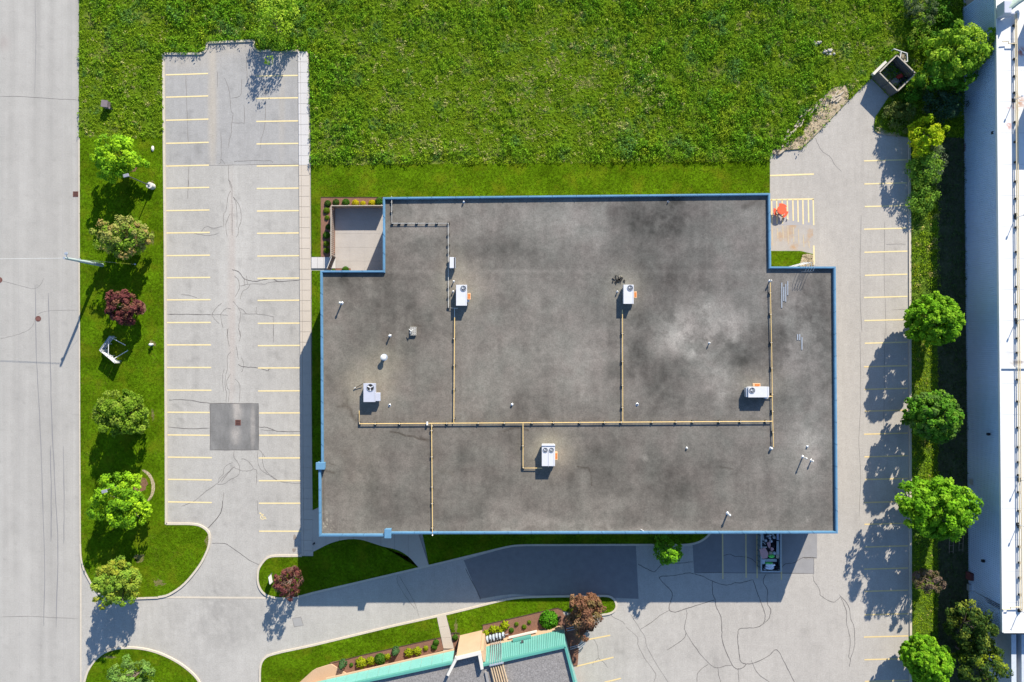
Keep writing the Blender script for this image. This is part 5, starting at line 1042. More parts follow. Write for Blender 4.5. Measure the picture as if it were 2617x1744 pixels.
junk('blue_plank', [(850, 100), (925, 100), (935, 340), (850, 330)], 1.2, .06, 'shade_board_and_blue_plank', 'blue grey plank in the upper right of the skip', 'plank')
junk('thin_lath', [(330, 560), (520, 560), (520, 585), (330, 590)], 1.3, .04, 'white', 'thin white lath lying across the left side of the skip', 'lath')
junk('thin_lath', [(350, 395), (420, 400), (490, 490), (470, 500), (410, 425), (350, 410)], 1.1, .04, 'grey_plank', 'bent grey strip above the white lath in the skip', 'strip')
junk('carton', [(600, 725), (700, 720), (690, 820), (610, 830)], 1.25, .2, 'cardboard', 'small tan carton in the middle of the skip', 'carton')
junk('carton', [(360, 985), (480, 980), (440, 1140), (365, 1140)], 1.15, .3, 'pale_box', 'pale blue box against the left wall of the skip', 'box')
junk('board_scrap', [(830, 830), (930, 820), (925, 960), (830, 940)], 1.28, .04, 'cardboard', 'beige flap at the lower end of the long grey plank', 'flap')
junk('board_scrap', [(480, 960), (850, 970), (850, 1060), (480, 1060)], 1.1, .1, 'grey_plank', 'grey slab lying crosswise below the green bag', 'slab')
bag(690, 880, 1.35, .40, .5, 'green_bag', 'bright green plastic bag near the middle of the skip', 1, .6)
bag(600, 1120, 1.2, .55, .35, 'green_bag', 'flat green printed plastic sack above the white sacks in the skip', 2, .22)
bag(770, 790, 1.2, .30, .45, 'pale_box', 'small blue grey bag right of the tan carton', 3, .8)
bag(660, 1190, 1.3, .62, .45, 'white_bag', 'upper of the large white sacks at the south end of the skip', 4, .35); bag(630, 1280, 1.3, .60, .5, 'white_bag', 'lowest large white sack at the south end of the skip', 5, .35); bag(470, 1330, 1.1, .2, .35, 'white_bag', 'small white bag in the south west corner of the skip', 6, .5)
for k, (a, b) in enumerate(((640, 290), (570, 220), (680, 390), (740, 160), (500, 370), (790, 260), (650, 190))): bag(a, b, 1.0, .14 + .03 * (k % 3), .35, 'white_bag' if k % 2 == 0 else 'pale_box', 'crumpled pale bag in the upper skip, ' + ('beside the torn pink board', 'highest on the left', 'touching the torn pink board', 'highest on the right', 'by the pale upper left plank', 'by the blue grey plank', 'highest in the centre')[k], 10 + k)
bag(880, 1260, 1.1, .28, .45, 'black_bag', 'black bag in the south east corner of the skip', 30); bag(400, 1220, 1.1, .26, .45, 'black_bag', 'black bag below the pale blue box in the skip', 31); bag(740, 560, 1.1, .28, .4, 'black_bag', 'black bag between the pink scraps and the long grey plank', 32); bag(590, 640, 1.1, .26, .4, 'black_bag', 'black bag at the right edge of the large pink board', 33)
# small machinery at the foot of the warehouse wall and trellises
for px, py, lab in ((2432, 1395, 'left of the two pale ladder like frames in the shade by the warehouse wall'), (2457, 1390, 'right of the two pale ladder like frames in the shade by the warehouse wall')):
    x, y, _ = P(px, py, .6); t = thing('garden_frame', (x, y, .1), lab, 'frame')
    for dx in (-.25, .25): build('rail', MB().tube([(x + dx, y - 1.0, .5), (x + dx, y + 1.1, .6)], .03, 5), M['wood_brown'], t)
    for k in range(3): build('rung', MB().tube([(x - .25, y - .8 + k * .8, .5), (x + .25, y - .8 + k * .8, .5)], .025, 5), M['wood_brown'], t)
x, y, _ = P(2480, 1492, .8); t = thing('gas_meter', (x, y, .1), 'dark meter assembly at the foot of the ribbed wall with cables running up it', 'meter')
build('cabinet', MB().box((x, y + .9, .7), (.5, .9, .9)), flat('maroon_metal', (.10, .03, .03)), t, bevel=.03); build('valve', MB().box((x + .1, y - .6, .5), (.4, .8, .5)), M['galv'], t)
for k in range(3): build('cable', MB().tube([P(2483, 1510 + k * 4, .6), P(2520, 1530 + k * 4, 3.0)], .05, 5) if False else MB().tube([P(2484 + k, 1508 + k * 4, .6), (P(nx(1560) - 2.5, 1548 + k * 5, ZN)[0] - .08, P(0, 1548 + k * 5, ZN)[1], 5.9)], .045, 5), M['dpole'], t)
x, y, _ = P(2476, 376, .5); t = thing('pallet', (x, y, .1), 'small brown grey slatted pallet leaning on the foot of the ribbed wall', 'pallet')
for k in range(5): build('slat', MB().box((x, y - .4 + k * .2, .3 + .02 * k), (.9, .12, .04)), flat('pallet_wood', (.16, .11, .11)), t)
for k in range(2): build('bearer', MB().box((x - .35 + k * .7, y, .22), (.08, 1.0, .08)), M['pallet_wood'], t)
# ================================================================ VEGETATION
def crown_cloud(c, rad, rng, nl, per, lsz, pal, shape='round', lobe=.24, asym=.12, hollow=.35):
    """leaf quads on many small lobes spread through an uneven crown"""
    c = np.array(c); rad = np.array(rad); D = rng.normal(size=(nl, 3)); D /= np.linalg.norm(D, axis=1)[:, None]; D[:, 2] = D[:, 2] * .9 + .12
    ang = np.arctan2(D[:, 1], D[:, 0]); ph = rng.random(5) * 6.28
    lump = 1 + asym * (np.sin(2 * ang + ph[0]) * .6 + np.sin(3 * ang + ph[1]) * .7 + np.sin(5 * ang + ph[2]) * .6)
    f = (hollow + (1 - hollow) * rng.random(nl) ** .45)
    L = D * f[:, None]
    if shape == 'cone':
        h = (L[:, 2] + 1) / 2; k = np.clip(1.12 - .85 * h ** 1.15, .12, 1.1); L[:, :2] *= k[:, None] * 1.1
    if shape == 'dome':
        h = (L[:, 2] + 1) / 2; L[:, :2] *= np.clip(1.06 - .50 * h ** 1.6, .2, 1.1)[:, None] * 1.06
    L[:, :2] *= lump[:, None]; LC = c + L * rad
    R = rad[:2].mean(); lr = R * lobe * rng.uniform(.65, 1.25, nl)
    if shape == 'cone': lr *= np.clip(1.15 - .5 * (L[:, 2] + 1) / 2, .5, 1.1)
    n = nl * per; li = np.repeat(np.arange(nl), per); d = rng.normal(size=(n, 3)); d /= np.linalg.norm(d, axis=1)[:, None]
    out = (LC[li] - c); out /= np.linalg.norm(out, axis=1)[:, None] + 1e-6
    d = d + out * .55; d /= np.linalg.norm(d, axis=1)[:, None]
    pos = LC[li] + d * (lr[li] * rng.uniform(.55, 1.08, n))[:, None] * np.array([1, 1, .75])
    nn = d + rng.normal(size=(n, 3)) * .45 + np.array([0, 0, .55]); nn /= np.linalg.norm(nn, axis=1)[:, None]
    sz = lsz * rng.uniform(.6, 1.35, n)
    p = np.array(pal); w = rng.random(nl); base = p[(w * len(p)).astype(int) % len(p)][li]; j = rng.random(n)[:, None]
    other = p[rng.integers(0, len(p), n)]; col = base * (1 - .45 * j) + other * .45 * j; col = col * rng.uniform(.78, 1.25, n)[:, None]
    pos[:, 2] = np.maximum(pos[:, 2], .25)
    return pos, nn, sz, col, LC
def tree(px, py, zc, rad, label, pal, nl=90, per=70, lsz=.26, seed=1, shape='round', name='tree', cat='tree', lobe=.24, asym=.12, trunk=.16, base=None, group=None, hollow=.35, zmin=None):
    rng = np.random.default_rng(seed); cx, cy, _ = P(px, py, zc)
    bx, by = (cx, cy) if base is None else P(*base)[:2]
    t = thing(name, (bx, by, .1), label, cat, group)
    pos, nn, sz, col, LC = crown_cloud((cx, cy, zc), rad, rng, nl, per, lsz, pal, shape, lobe, asym, hollow)
    quads('crown', leafquads(pos, nn, sz, rng), col, M['leaf'], t, (cx, cy, zc))
    mb = MB().tube([(bx, by, 0), (bx + (cx - bx) * .3, by + (cy - by) * .3, zc * .45), (cx, cy, zc * .9), (cx, cy, zc + rad[2] * .5)], trunk, 8, trunk * .3)
    build('trunk', mb, M['bark'], t)
    lm = MB()
    for k in range(min(9, nl)):
        q = LC[int(rng.integers(0, nl))]; z0 = zc * rng.uniform(.4, .8); lm.tube([(cx, cy, z0), ((cx + q[0]) / 2, (cy + q[1]) / 2, (z0 + q[2]) / 2 + .1), tuple(q)], trunk * .35, 5, trunk * .1)
    build('limbs', lm, M['bark'], t)
    return t
LIME = [(0.2622, 0.4485, 0.0133), (0.1803, 0.3622, 0.0133), (0.3113, 0.483, 0.0166), (0.1148, 0.2587, 0.011)]
OLIVE = [(0.2088, 0.261, 0.0418), (0.2958, 0.2958, 0.0766), (0.1392, 0.2088, 0.0278), (0.348, 0.2436, 0.0835), (0.174, 0.2958, 0.0209)]
PLUM = [(0.138, 0.0403, 0.0386), (0.1955, 0.0633, 0.0552), (0.0805, 0.0207, 0.0258), (0.1725, 0.0805, 0.046)]
MIDG = [(0.1246, 0.2199, 0.0127), (0.1759, 0.2785, 0.0211), (0.088, 0.1759, 0.0085), (0.2199, 0.2932, 0.0352)]
PALE = [(0.1825, 0.2948, 0.0304), (0.2387, 0.3095, 0.0337), (0.1404, 0.2506, 0.0236), (0.2668, 0.2801, 0.027)]
MAPLE = [(0.1225, 0.2945, 0.0093), (0.1669, 0.3638, 0.0113), (0.089, 0.2166, 0.0093), (0.2227, 0.3985, 0.0188)]
DEEP = [(0.0656, 0.1969, 0.0108), (0.1031, 0.2625, 0.018), (0.0562, 0.1594, 0.009), (0.15, 0.2812, 0.0225)]
BRON = [(0.2431, 0.1216, 0.0629), (0.1859, 0.0858, 0.0515), (0.1716, 0.1287, 0.0458), (0.286, 0.1716, 0.0915), (0.1287, 0.0644, 0.04)]
tree(302, 404, 3.0, (2.75, 2.5, 2.7), 'sparse bright lime tree, northernmost of the street lawn trees', LIME, 78, 66, .30, 11, lobe=.24, asym=.25)
tree(313, 606, 2.9, (3.15, 2.5, 2.3), 'olive and reddish tinged tree just north of the utility pole shadow', OLIVE, 125, 64, .27, 12, lobe=.2, asym=.12, hollow=.25)
tree(316, 785, 2.2, (2.05, 1.9, 1.9), 'round purple leaved tree on the street lawn north of the V shaped sign', PLUM, 95, 60, .24, 13, lobe=.22, base=(344, 788))
tree(315, 1058, 2.9, (3.0, 2.85, 2.5), 'round mid green tree south of the V shaped sign', MIDG, 140, 66, .28, 14, lobe=.19, asym=.07, hollow=.2)
tree(309, 1282, 3.0, (3.35, 3.1, 2.6), 'vivid lime green spiky tree beside the mulch ring on the street lawn', LIME, 120, 66, .29, 15, lobe=.2, asym=.2)
tree(299, 1489, 3.3, (2.75, 2.6, 3.1), 'dense pale green tree at the corner of street and driveway', PALE, 150, 66, .27, 16, shape='round', lobe=.19, asym=.08, hollow=.2)
tree(341, 1733, 2.8, (2.5, 2.3, 2.2), 'pale green tree cut by the bottom edge on the rounded corner lawn', [(.15, .28, .05), (.19, .30, .06), (.11, .20, .04)], 80, 60, .24, 17, lobe=.2)
tree(738, 1489, 2.3, (1.65, 1.6, 2.3), 'small dark purple tree on the island lawn beside the little white sign', PLUM + [(.16, .09, .07)], 66, 55, .2, 18, lobe=.24)
tree(1495, 1568, 2.9, (2.1, 2.3, 2.4), 'bronze leaved tree at the corner of the teal edged building', BRON, 105, 64, .24, 19, lobe=.24, asym=.3)
tree(1516, 1550, 2.7, (1.6, 1.1, 1.4), 'smaller bronze bough cluster leaning east beside the bronze tree', BRON, 26, 50, .22, 29, lobe=.3, asym=.2, trunk=.09)
tree(1708, 1407, 3.0, (2.0, 1.7, 2.6), 'young green tree half shaded by the building at its south wall', [(.15, .34, .015), (.19, .40, .015), (.10, .24, .015)], 56, 55, .25, 20, shape='cone', lobe=.28, asym=.15)
tree(703, 62, 2.5, (2.5, 3.1, 2.2), 'thin yellow green sapling with bare twigs above the end of the car park', [(.26, .40, .02), (.29, .40, .03), (.18, .32, .02)], 44, 46, .24, 21, lobe=.3, asym=.3, trunk=.09)
tree(2447, 132, 4.4, (3.5, 3.2, 2.7), 'large bright green tree overlapping the ribbed warehouse wall at top right', [(.20, .36, .02), (.25, .41, .02), (.13, .26, .015), (.30, .42, .03)], 130, 66, .3, 22, lobe=.19, asym=.15, base=(2395, 178))
tree(2422, 185, 3.4, (3.2, 2.4, 2.2), 'darker green low crown below the large bright tree at top right', DEEP, 80, 55, .28, 23, lobe=.22, asym=.2)
tree(2388, 820, 3.9, (3.4, 3.1, 3.3), 'northernmost of the round green maples along the east kerb', MAPLE, 361, 44, .30, 24, 'dome', lobe=.12, asym=.06, hollow=.5)
tree(2385, 1065, 3.9, (3.4, 3.2, 3.3), 'dark green round maple, second from the north along the east kerb', DEEP + [(.09, .17, .03)], 361, 44, .30, 25, 'dome', lobe=.12, asym=.06, hollow=.5)
tree(2390, 1297, 4.3, (4.4, 3.5, 3.7), 'widest bright green maple, by the east kerb opposite the building corner', MAPLE + [(.09, .23, .01)], 220, 74, .32, 26, lobe=.16, asym=.1, hollow=.2)
tree(2371, 1483, 2.4, (1.65, 1.35, 1.7), 'small brownish tree between two green maples on the east strip', [(.15, .12, .06), (.19, .13, .10), (.12, .085, .05), (.10, .10, .04)], 56, 55, .19, 27, lobe=.24, asym=.15)
tree(2370, 1690, 3.6, (3.0, 3.0, 3.1), 'bright green maple near the bottom right of the car park', MAPLE, 323, 44, .30, 28, 'dome', lobe=.12, asym=.08, hollow=.5)
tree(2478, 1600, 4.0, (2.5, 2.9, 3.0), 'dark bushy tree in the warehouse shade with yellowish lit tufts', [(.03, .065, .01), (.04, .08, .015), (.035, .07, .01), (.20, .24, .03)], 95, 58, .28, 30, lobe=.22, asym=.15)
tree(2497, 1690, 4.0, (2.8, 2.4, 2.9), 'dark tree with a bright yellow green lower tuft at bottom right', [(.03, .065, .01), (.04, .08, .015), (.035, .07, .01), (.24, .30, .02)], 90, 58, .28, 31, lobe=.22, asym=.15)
tree(2364, 350, 2.6, (2.0, 2.4, 2.0), 'yellow green bushy young tree by the north east corner of the yard', [(.34, .44, .008), (.28, .42, .01), (.40, .44, .012)], 60, 60, .24, 32, lobe=.24, asym=.2, trunk=.09)
# shrubs and thickets along the east side
def bush(px, py, zc, rad, label, pal, nl, per, lsz, seed, cat='shrub', name='shrub', group=None):
    rng = np.random.default_rng(seed); cx, cy, _ = P(px, py, zc); pos, nn, sz, col, LC = crown_cloud((cx, cy, zc), rad, rng, nl, per, lsz, pal, 'round', .3, .15, .3)
    return tag(quads(name, leafquads(pos, nn, sz, rng), col, M['leaf'], None, (cx, cy, .1)), label, cat, group)
bush(2362, 425, 1.2, (1.9, 2.4, 1.3), 'mixed green thicket directly south of the yellow green young tree', [(.19, .34, .03), (.24, .38, .04), (.13, .27, .03)], 70, 50, .22, 40)
bush(2358, 505, .9, (1.5, 2.2, .9), 'lower leafy thicket in the strip, south of the mixed green thicket', [(.17, .32, .03), (.22, .36, .04), (.12, .24, .03)], 45, 45, .2, 52)
bush(2388, 405, 1.6, (.9, 2.6, 1.2), 'pale flecked shrub against the shade, right of the thicket', [(.16, .2, .10), (.2, .24, .14), (.08, .14, .03)], 30, 40, .16, 41)
bush(2352, 20, 1.3, (1.9, 1.7, 1.3), 'grey green shrub at the top edge near the warehouse', [(.09, .13, .05), (.13, .17, .08), (.05, .09, .03)], 45, 50, .2, 42)
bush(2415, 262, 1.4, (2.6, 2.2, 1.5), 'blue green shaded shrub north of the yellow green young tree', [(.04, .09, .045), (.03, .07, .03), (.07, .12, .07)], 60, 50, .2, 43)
bush(2300, 300, .8, (2.0, 1.7, .9), 'rounded tan green bush south east of the board enclosure', [(.15, .17, .05), (.12, .15, .03), (.10, .17, .03)], 45, 50, .17, 44)
bush(2304, 278, .9, (.9, 1.2, .9), 'yellowish bush touching the tan green bush by the enclosure', [(.17, .19, .04), (.13, .17, .03)], 22, 45, .16, 45)
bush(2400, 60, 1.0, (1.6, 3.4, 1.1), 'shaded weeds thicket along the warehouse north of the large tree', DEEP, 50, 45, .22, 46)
bush(2353, 90, 1.0, (1.3, 2.6, 1.0), 'bright weedy bush left of the shade at top right', PALE + MAPLE, 45, 45, .2, 47)
bush(2330, 240, .9, (1.3, 1.6, 1.0), 'dark shrub at the east corner of the board enclosure', DEEP, 30, 45, .2, 48)
bush(2500, 1655, 1.8, (1.2, 1.2, 1.2), 'glowing yellow green low bough under the dark trees at bottom right', [(.16, .22, .02)], 14, 40, .24, 49) if False else None
# clipped shrubs: shared meshes, one object each
SHR = {}
def shrub_mesh(kind):
    rng = np.random.default_rng(sum(map(ord, kind))); n = 700
    pal = {'green': [(.05, .13, .01), (.07, .17, .015)], 'dkgreen': [(.04, .09, .012), (.06, .12, .015)], 'lime': [(.11, .19, .01), (.14, .22, .012)], 'yellow': [(.50, .42, .008), (.42, .38, .01)], 'gold': [(.30, .33, .008), (.22, .29, .01)], 'hosta': [(.34, .38, .01), (.25, .33, .01)], 'cone': [(.045, .11, .035), (.06, .13, .045)], 'ball': [(.06, .21, .008), (.08, .24, .01)]}[kind]
    d = rng.normal(size=(n, 3)); d /= np.linalg.norm(d, axis=1)[:, None]; d[:, 2] = np.abs(d[:, 2])
    rr = rng.uniform(.82, 1.06, n)
    if kind in ('gold', 'lime'): rr *= 1 + .12 * np.sin(6 * np.arctan2(d[:, 1], d[:, 0]) + 1) 
    if kind == 'hosta': rr *= 1 + .3 * np.sin(7 * np.arctan2(d[:, 1], d[:, 0])); 
    pos = d * rr[:, None]
    if kind == 'cone':
        h = rng.random(n); a = rng.random(n) * 6.283; r = (1 - h) ** .6 * .95 + .05; pos = np.stack([r * np.cos(a), r * np.sin(a), h * 1.9], 1); d = np.stack([np.cos(a), np.sin(a), np.full(n, .5)], 1); d /= np.linalg.norm(d, axis=1)[:, None]
    else: pos[:, 2] *= .85
    nn = d + rng.normal(size=(n, 3)) * .4; nn /= np.linalg.norm(nn, axis=1)[:, None]
    sz = rng.uniform(.2, .34, n) * (1.5 if kind == 'hosta' else .9); p = np.array(pal); col = p[rng.integers(0, len(p), n)] * rng.uniform(.75, 1.25, n)[:, None]
    o = quads('shrub', leafquads(pos, nn, sz, rng, .4 if kind == 'hosta' else .7), col, M['leaf'], None, (0, 0, 0)); return o
def shrub(kind, px, py, r, label, group=None, hs=1.0):
    x, y, _ = P(px, py, r * .04)
    if kind not in SHR: o = shrub_mesh(kind); SHR[kind] = o
    else: o = SHR[kind].copy(); COL.objects.link(o)
    R = r * S; o.location = (x, y, .12); o.scale = (R, R, R * hs); o.rotation_euler = (0, 0, random.random() * 6); tag(o, label, 'shrub'); 
    if group: o['group'] = group
    elif 'group' in o: del o['group']
    return o
g = 'clipped shrubs around the courtyard fence'
shrub('dkgreen', 836.8, 520, 8.5, 'dark green clipped shrub in the north west corner of the courtyard bed', g); shrub('dkgreen', 858, 516.7, 8.5, 'dark green clipped shrub, second from the left in the bed north of the courtyard', g); shrub('green', 883, 517, 9.5, 'bright green shrub immediately left of the three yellow ones', g)
shrub('yellow', 908, 519, 9, 'leftmost of the three vivid yellow shrubs north of the courtyard', g); shrub('yellow', 927.4, 521, 7.5, 'smallest middle one of the three vivid yellow shrubs', g); shrub('yellow', 950, 519, 9, 'rightmost of the three vivid yellow shrubs north of the courtyard', g); shrub('green', 968.5, 515, 11, 'large green shrub pressed against the blue roof edge at the courtyard', g)
shrub('lime', 834, 538, 8, 'lime shrub west of the fence, just below the corner one', g); shrub('lime', 835.5, 556.5, 6, 'small lime shrub west of the fence, third from the top', g); shrub('dkgreen', 838.5, 580, 7, 'dark shaded shrub in the middle of the bed west of the fence', g); shrub('green', 833.4, 601, 9, 'ragged green shrub west of the fence below the shaded one', g)
shrub('lime', 833.7, 623, 7.5, 'rounded lime shrub west of the fence, second from the bottom', g); shrub('lime', 834, 640, 7.5, 'lowest lime shrub west of the fence, nearest the gate', g); shrub('green', 882, 690, 9, 'green shrub peeping out below the courtyard at the roof edge', g); shrub('lime', 852, 691, 4, 'tiny lime plant at the roof edge by the courtyard gate', g)
g = 'bed shrubs in front of the teal edged building'
shrub('cone', 876, 1697, 10.5, 'cone shaped grey green topiary at the west end of the mulch bed', g, 1.6); shrub('cone', 1011, 1664, 10, 'cone shaped grey green topiary left of the pair of gold shrubs', g, 1.6)
shrub('green', 897.8, 1700, 5, 'tiny green shrub between the western topiary and the big gold shrub', g); shrub('gold', 921.7, 1697, 14, 'biggest golden shrub, right of the tiny green one', g); shrub('gold', 946.8, 1691.6, 11, 'golden shrub between the biggest golden and the big green one', g); shrub('green', 970, 1688, 14.5, 'big green shrub in the western half of the mulch bed', g)
shrub('gold', 990, 1680, 8, 'small golden shrub just left of the eastern topiary', g); shrub('gold', 1043.7, 1670, 11, 'left one of the pair of gold shrubs right of the eastern topiary', g); shrub('gold', 1066, 1666.6, 11, 'right one of the pair of gold shrubs right of the eastern topiary', g); shrub('gold', 1088, 1657.7, 6.5, 'small round golden shrub left of the green pair by the walk', g)
shrub('green', 1114, 1644, 8, 'upper green shrub of the pair beside the walk', g); shrub('green', 1109.5, 1655, 8, 'lower green shrub of the pair beside the walk', g); shrub('green', 1163, 1631, 7.5, 'lone green shrub between the walk and the peach porch', g)
shrub('hosta', 1243, 1619, 7.5, 'spiky yellow plant nearest the peach porch', g); shrub('hosta', 1260, 1610, 9, 'spiky yellow plant above the white service boxes', g); shrub('hosta', 1271, 1606, 5, 'smallest spiky yellow plant in the cluster', g); shrub('hosta', 1280, 1612, 8, 'low spiky yellow plant touching the white service boxes', g); shrub('hosta', 1290, 1600, 10, 'largest spiky yellow plant, right end of the cluster', g)
shrub('green', 1307, 1612, 6.5, 'dark green ball right of the spiky yellow cluster', g); shrub('lime', 1320, 1596, 5.5, 'upper left of the three little yellow green balls', g); shrub('lime', 1339.5, 1603, 6, 'lower one of the three little yellow green balls', g); shrub('lime', 1352.6, 1591, 5.2, 'rightmost of the three little yellow green balls', g)
shrub('ball', 1403.4, 1590, 24, 'huge round bright green ball shrub at the east end of the bed', g, .9)

# ---------------------------------------------------------------- meadow, verge and lawn growth (nobody could count these)
def scatter(poly_list, dens, bbox, rng, keep=None):
    x0, x1, y0, y1 = bbox; n = int(dens * (x1 - x0) * (y1 - y0) * S * S); X = rng.uniform(x0, x1, n); Y = rng.uniform(y0, y1, n); m = np.zeros(n, bool)
    for pl in poly_list: m |= inside(X, Y, pl)
    if keep is not None: m &= keep(X, Y, rng.random(n))
    return X[m], Y[m]
def near(poly, X, Y):
    d = np.full(X.shape, 1e9)
    for i in range(len(poly)):
        (x0, y0), (x1, y1) = poly[i], poly[(i + 1) % len(poly)]; dx, dy = x1 - x0, y1 - y0; L2 = dx * dx + dy * dy + 1e-9
        t = np.clip(((X - x0) * dx + (Y - y0) * dy) / L2, 0, 1); d = np.minimum(d, np.hypot(X - x0 - t * dx, Y - y0 - t * dy))
    return d
def weedfield(name, X, Y, hfun, cfun, per, lsz, label, rng, spread=.28, m='weed', upright=.3):
    n = len(X); h = hfun(X, Y) * rng.uniform(.6, 1.3, n); c = cfun(X, Y, rng)
    cx = (X - 1308.5) * S; cy = (872 - Y) * S; li = np.repeat(np.arange(n), per); N_ = n * per
    r = spread * (.5 + h[li]) * np.sqrt(rng.random(N_)); a = rng.random(N_) * 6.283
    zz = .10 + h[li] * (1 - .6 * (r / (spread * (.5 + h[li]) + 1e-6)) ** 2) * rng.uniform(.45, 1.0, N_)
    pos = np.stack([cx[li] + r * np.cos(a), cy[li] + r * np.sin(a), zz], 1)
    nn = np.stack([np.cos(a) * .7, np.sin(a) * .7, np.full(N_, .8)], 1) + rng.normal(size=(N_, 3)) * .5; nn /= np.linalg.norm(nn, axis=1)[:, None]
    sz = lsz * rng.uniform(.55, 1.4, N_) * (.7 + .6 * h[li]); col = c[li] * rng.uniform(.72, 1.3, N_)[:, None]
    o = quads(name, leafquads(pos, nn, sz, rng, .5), col, M[m], None, (0, 0, .1)); o['kind'] = 'stuff'; o['label'] = label; return o
rng = np.random.default_rng(101)
mead_vis = [(x, max(y, -45)) if y < -45 else (x, y) for x, y in MEAD]
ndist = lambda X, Y: near([p for p in MEAD if p[1] > -200], X, Y)
def lush(X, Y):    # 0 short dry grass .. 1 tall weeds
    v = noise2(X, Y, 42, 201, 4) * 2.0 - .68
    v += .35 * ((X > 430) & (X < 900)) * (Y < 420) * np.clip(1 - (X - 600) / 700, 0, 1) + .22 * np.exp(-(Y / 60) ** 2) + .38 * (X > 1600) * (X < 2120) + .3 * np.exp(-((Y - 395) / 26) ** 2) * (X > 795)
    v -= .45 * blob(X, Y, 1500, 220, 190, 120) + .25 * blob(X, Y, 1120, 250, 130, 110) + .18 * blob(X, Y, 1060, 378, 200, 25) + .2 * ((X < 415) & (Y < 352))
    v += .75 * np.exp(-(near([(417, 137), (508, 137), (529, 109), (649, 103), (654, 128), (776, 129), (529, 109), (508, 137)], X, Y) / 12) ** 2) + .3 * np.exp(-((X - 800) / 14) ** 2) * (Y > 140)
    return np.clip(v, 0, 1)
def mh(X, Y): return .10 + .60 * lush(X, Y) ** 1.3
def mcol(X, Y, rng):
    l = lush(X, Y); n = len(X); g1 = np.array((.145, .225, .009)); g2 = np.array((.098, .215, .010)); bl = np.array((.085, .18, .04)); ye = np.array((.19, .25, .012)); dr = np.array((.36, .33, .12))
    c = g1[None] * (1 - l)[:, None] + g2[None] * l[:, None]
    t = np.clip((noise2(X, Y, 40, 210, 3) - .60) * 5, 0, .8)[:, None]; c = c * (1 - t) + bl * t
    t = np.clip((noise2(X, Y, 26, 211, 3) - .55) * 4, 0, .8)[:, None]; c = c * (1 - t) + ye * t
    q = noise2(X, Y, 20, 212, 3); dry = (l < .35) * (q > .66) * (rng.random(n) < .6) + (rng.random(n) < .012) + (blob(X, Y, 1500, 225, 190, 110) > .3) * (q > .56) * (rng.random(n) < .40) + (blob(X, Y, 1060, 375, 160, 22) > .4) * (q > .5) * (rng.random(n) < .45) + (blob(X, Y, 1150, 230, 60, 50) > .4) * (q > .5) * (rng.random(n) < .35)
    dry = np.clip(dry, 0, 1)[:, None] * .8; return (c * (1 - dry) + dr * dry) * 1.18
def mkeep(X, Y, u):
    d = near([(1969, 396), (2093, 335), (2168, 257), (2160, 219), (2093, 265), (2050, 345), (2000, 378)], X, Y) ; soil = inside(X, Y, [(1969, 396), (2047, 381), (2093.5, 335), (2168, 257), (2168, 240), (2160, 219), (2108, 243), (2083, 290), (2050, 345), (2000, 378)])
    bare = (blob(X, Y, 497, 110, 6, 26, 4) + blob(X, Y, 545, 90, 14, 14, 4) + blob(X, Y, 787, 92, 8, 22, 4) + blob(X, Y, 2088, 112, 9, 12, 4) + blob(X, Y, 2117, 136, 17, 9, 4) + blob(X, Y, 400, 215, 7, 20, 4)) > .5
    gap = noise2(X, Y, 13, 220, 3) > (.68 - .05 * (1 - lush(X, Y)))
    kd = near([(417, 139), (508, 139), (529, 111), (649, 105), (654, 130), (776, 131), (790, 140), (793, 280), (795, 423), (417, 352)], X, Y)
    return ~(soil & (u > .12)) & ~(bare & (u > .08)) & ~(gap & (u > .35)) & (X < 2470)
X, Y = scatter([MEAD], 13, (198, 2480, -45, 425), rng, mkeep)
X = np.clip(X, 199.5, None)
weedfield('meadow_weeds', X, Y, mh, mcol, 9, .20, 'tall uneven weeds and grass of the meadow north of the buildings', rng)
X, Y = scatter([MEAD], 22, (198, 2480, -45, 425), rng, mkeep)
weedfield('meadow_grass', X, Y, lambda X, Y: .05 + .08 * lush(X, Y), mcol, 5, .13, 'short undergrowth grass between the meadow weeds', rng, .2)
VG = [(2329, 350), (2330, 1000), (2331, 1790), (2475, 1790), (2473, 350)]
def vl(X, Y): return np.clip(noise2(X, Y, 30, 230, 3) * 1.3 - .2 + .5 * (Y < 760) - .35 * (Y > 1480), 0.02, 1)
X, Y = scatter([VG], 16, (2326, 2480, 350, 1790), rng, lambda X, Y, u: (noise2(X, Y, 12, 231, 3) < .72) & ((X < 2400) | (u < .45)))
weedfield('verge_weeds', X, Y, lambda X, Y: .06 + .38 * vl(X, Y) ** 1.5, lambda X, Y, r: np.where((X < 2398)[:, None], mcol(X, Y, r) * np.array((1.25, 1.12, 1)), np.array((.06, .10, .03))), 8, .17, 'weeds and grass on the strip between kerb and ribbed warehouse wall', rng)  # weed colour also darkened beyond the edge of the warehouse shadow
LW = [L_west, L_isl, L_south, L_swall, L_nstrip, L_lobe, L_tb1, L_tb2, L_pocket]
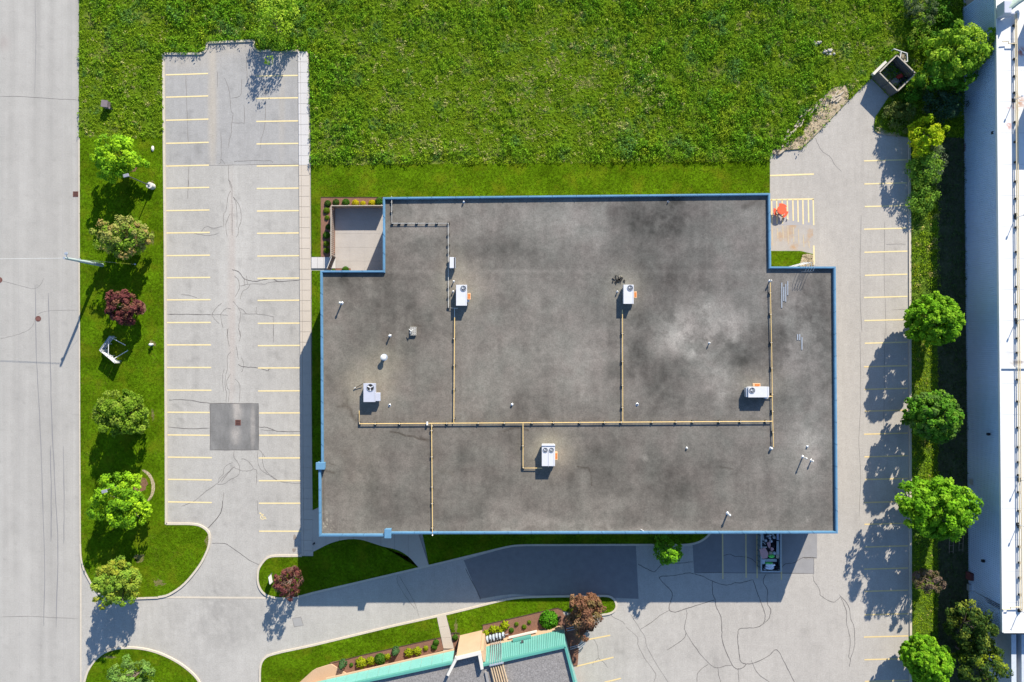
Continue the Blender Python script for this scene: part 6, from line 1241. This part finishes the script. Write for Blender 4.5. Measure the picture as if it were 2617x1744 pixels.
def lcol(X, Y, r):
    t = noise2(X, Y, 36, 240, 4)[:, None]; c = np.array((.042, .110, .002)) * (1 - t) + np.array((.120, .145, .004)) * t; u = np.clip((noise2(X, Y, 14, 241, 3) - .6) * 4, 0, .6)[:, None]; return c * (1 - u) + np.array((.16, .155, .03)) * u
X, Y = scatter(LW, 42, (200, 2090, 350, 1770), rng)
weedfield('lawn_grass', X, Y, lambda X, Y: np.full(X.shape, .035), lcol, 3, .10, 'short mown grass of the lawns', rng, .12)
rk = MB(); r_ = random.Random(9)
for k in range(46):
    f = r_.random(); px = 1990 + 165 * f + r_.uniform(-16, 4); py = 385 - 150 * f + r_.uniform(-8, 18) - 22 * math.sin(f * 3.1)
    x, y, _ = P(px, py); rk.box((x, y, .18), (r_.uniform(.3, 1.1), r_.uniform(.12, .3), r_.uniform(.12, .3)), .9 + r_.uniform(-.35, .35), .75)
o = build('broken_slabs', rk, flat('tan_rock', (.36, .30, .22))); o['kind'] = 'stuff'; o['label'] = 'broken tan stone slabs in the dry soil beside the yard'
# straw and stones on the dry soil
X, Y = scatter([[(1969, 396), (2000, 385), (2047, 381), (2093.5, 335), (2168, 257), (2168, 240), (2160, 219), (2108, 243), (2083, 290), (2050, 345), (2000, 378)], [(2236, 326), (2300, 342), (2300, 350), (2236, 336)], [(2050, 652), (2077, 652), (2079, 700), (2045, 670)]], 14, (1960, 2310, 210, 705), rng)
weedfield('straw_litter', X, Y, lambda X, Y: np.full(X.shape, .09), lambda X, Y, r: np.where((r.random(len(X)) < .18)[:, None], np.array((.10, .15, .02)), np.array((.38, .30, .19))), 5, .16, 'dry straw and litter strewn over the bare soil', rng, .25)
for px, py, n_, rr in ((2088, 113, 9, .45), (2117, 136, 12, .7)):
    x, y, _ = P(px, py); mb = MB(); r_ = random.Random(px)
    for k in range(n_): a = r_.random() * 6.28; q = rr * r_.random() ** .5; mb.dome((x + q * math.cos(a) * 1.2, y + q * math.sin(a) * .7, .1), r_.uniform(.1, .26), r_.uniform(.15, .35), 7, 3)
    tag(build('rubble_pile', mb, flat('pale_rubble', (.36, .33, .28)), org=(x, y, .1)), 'small pale rubble pile in the meadow, ' + ('upper left of the two' if px < 2100 else 'lower right and wider of the two'), 'rubble')
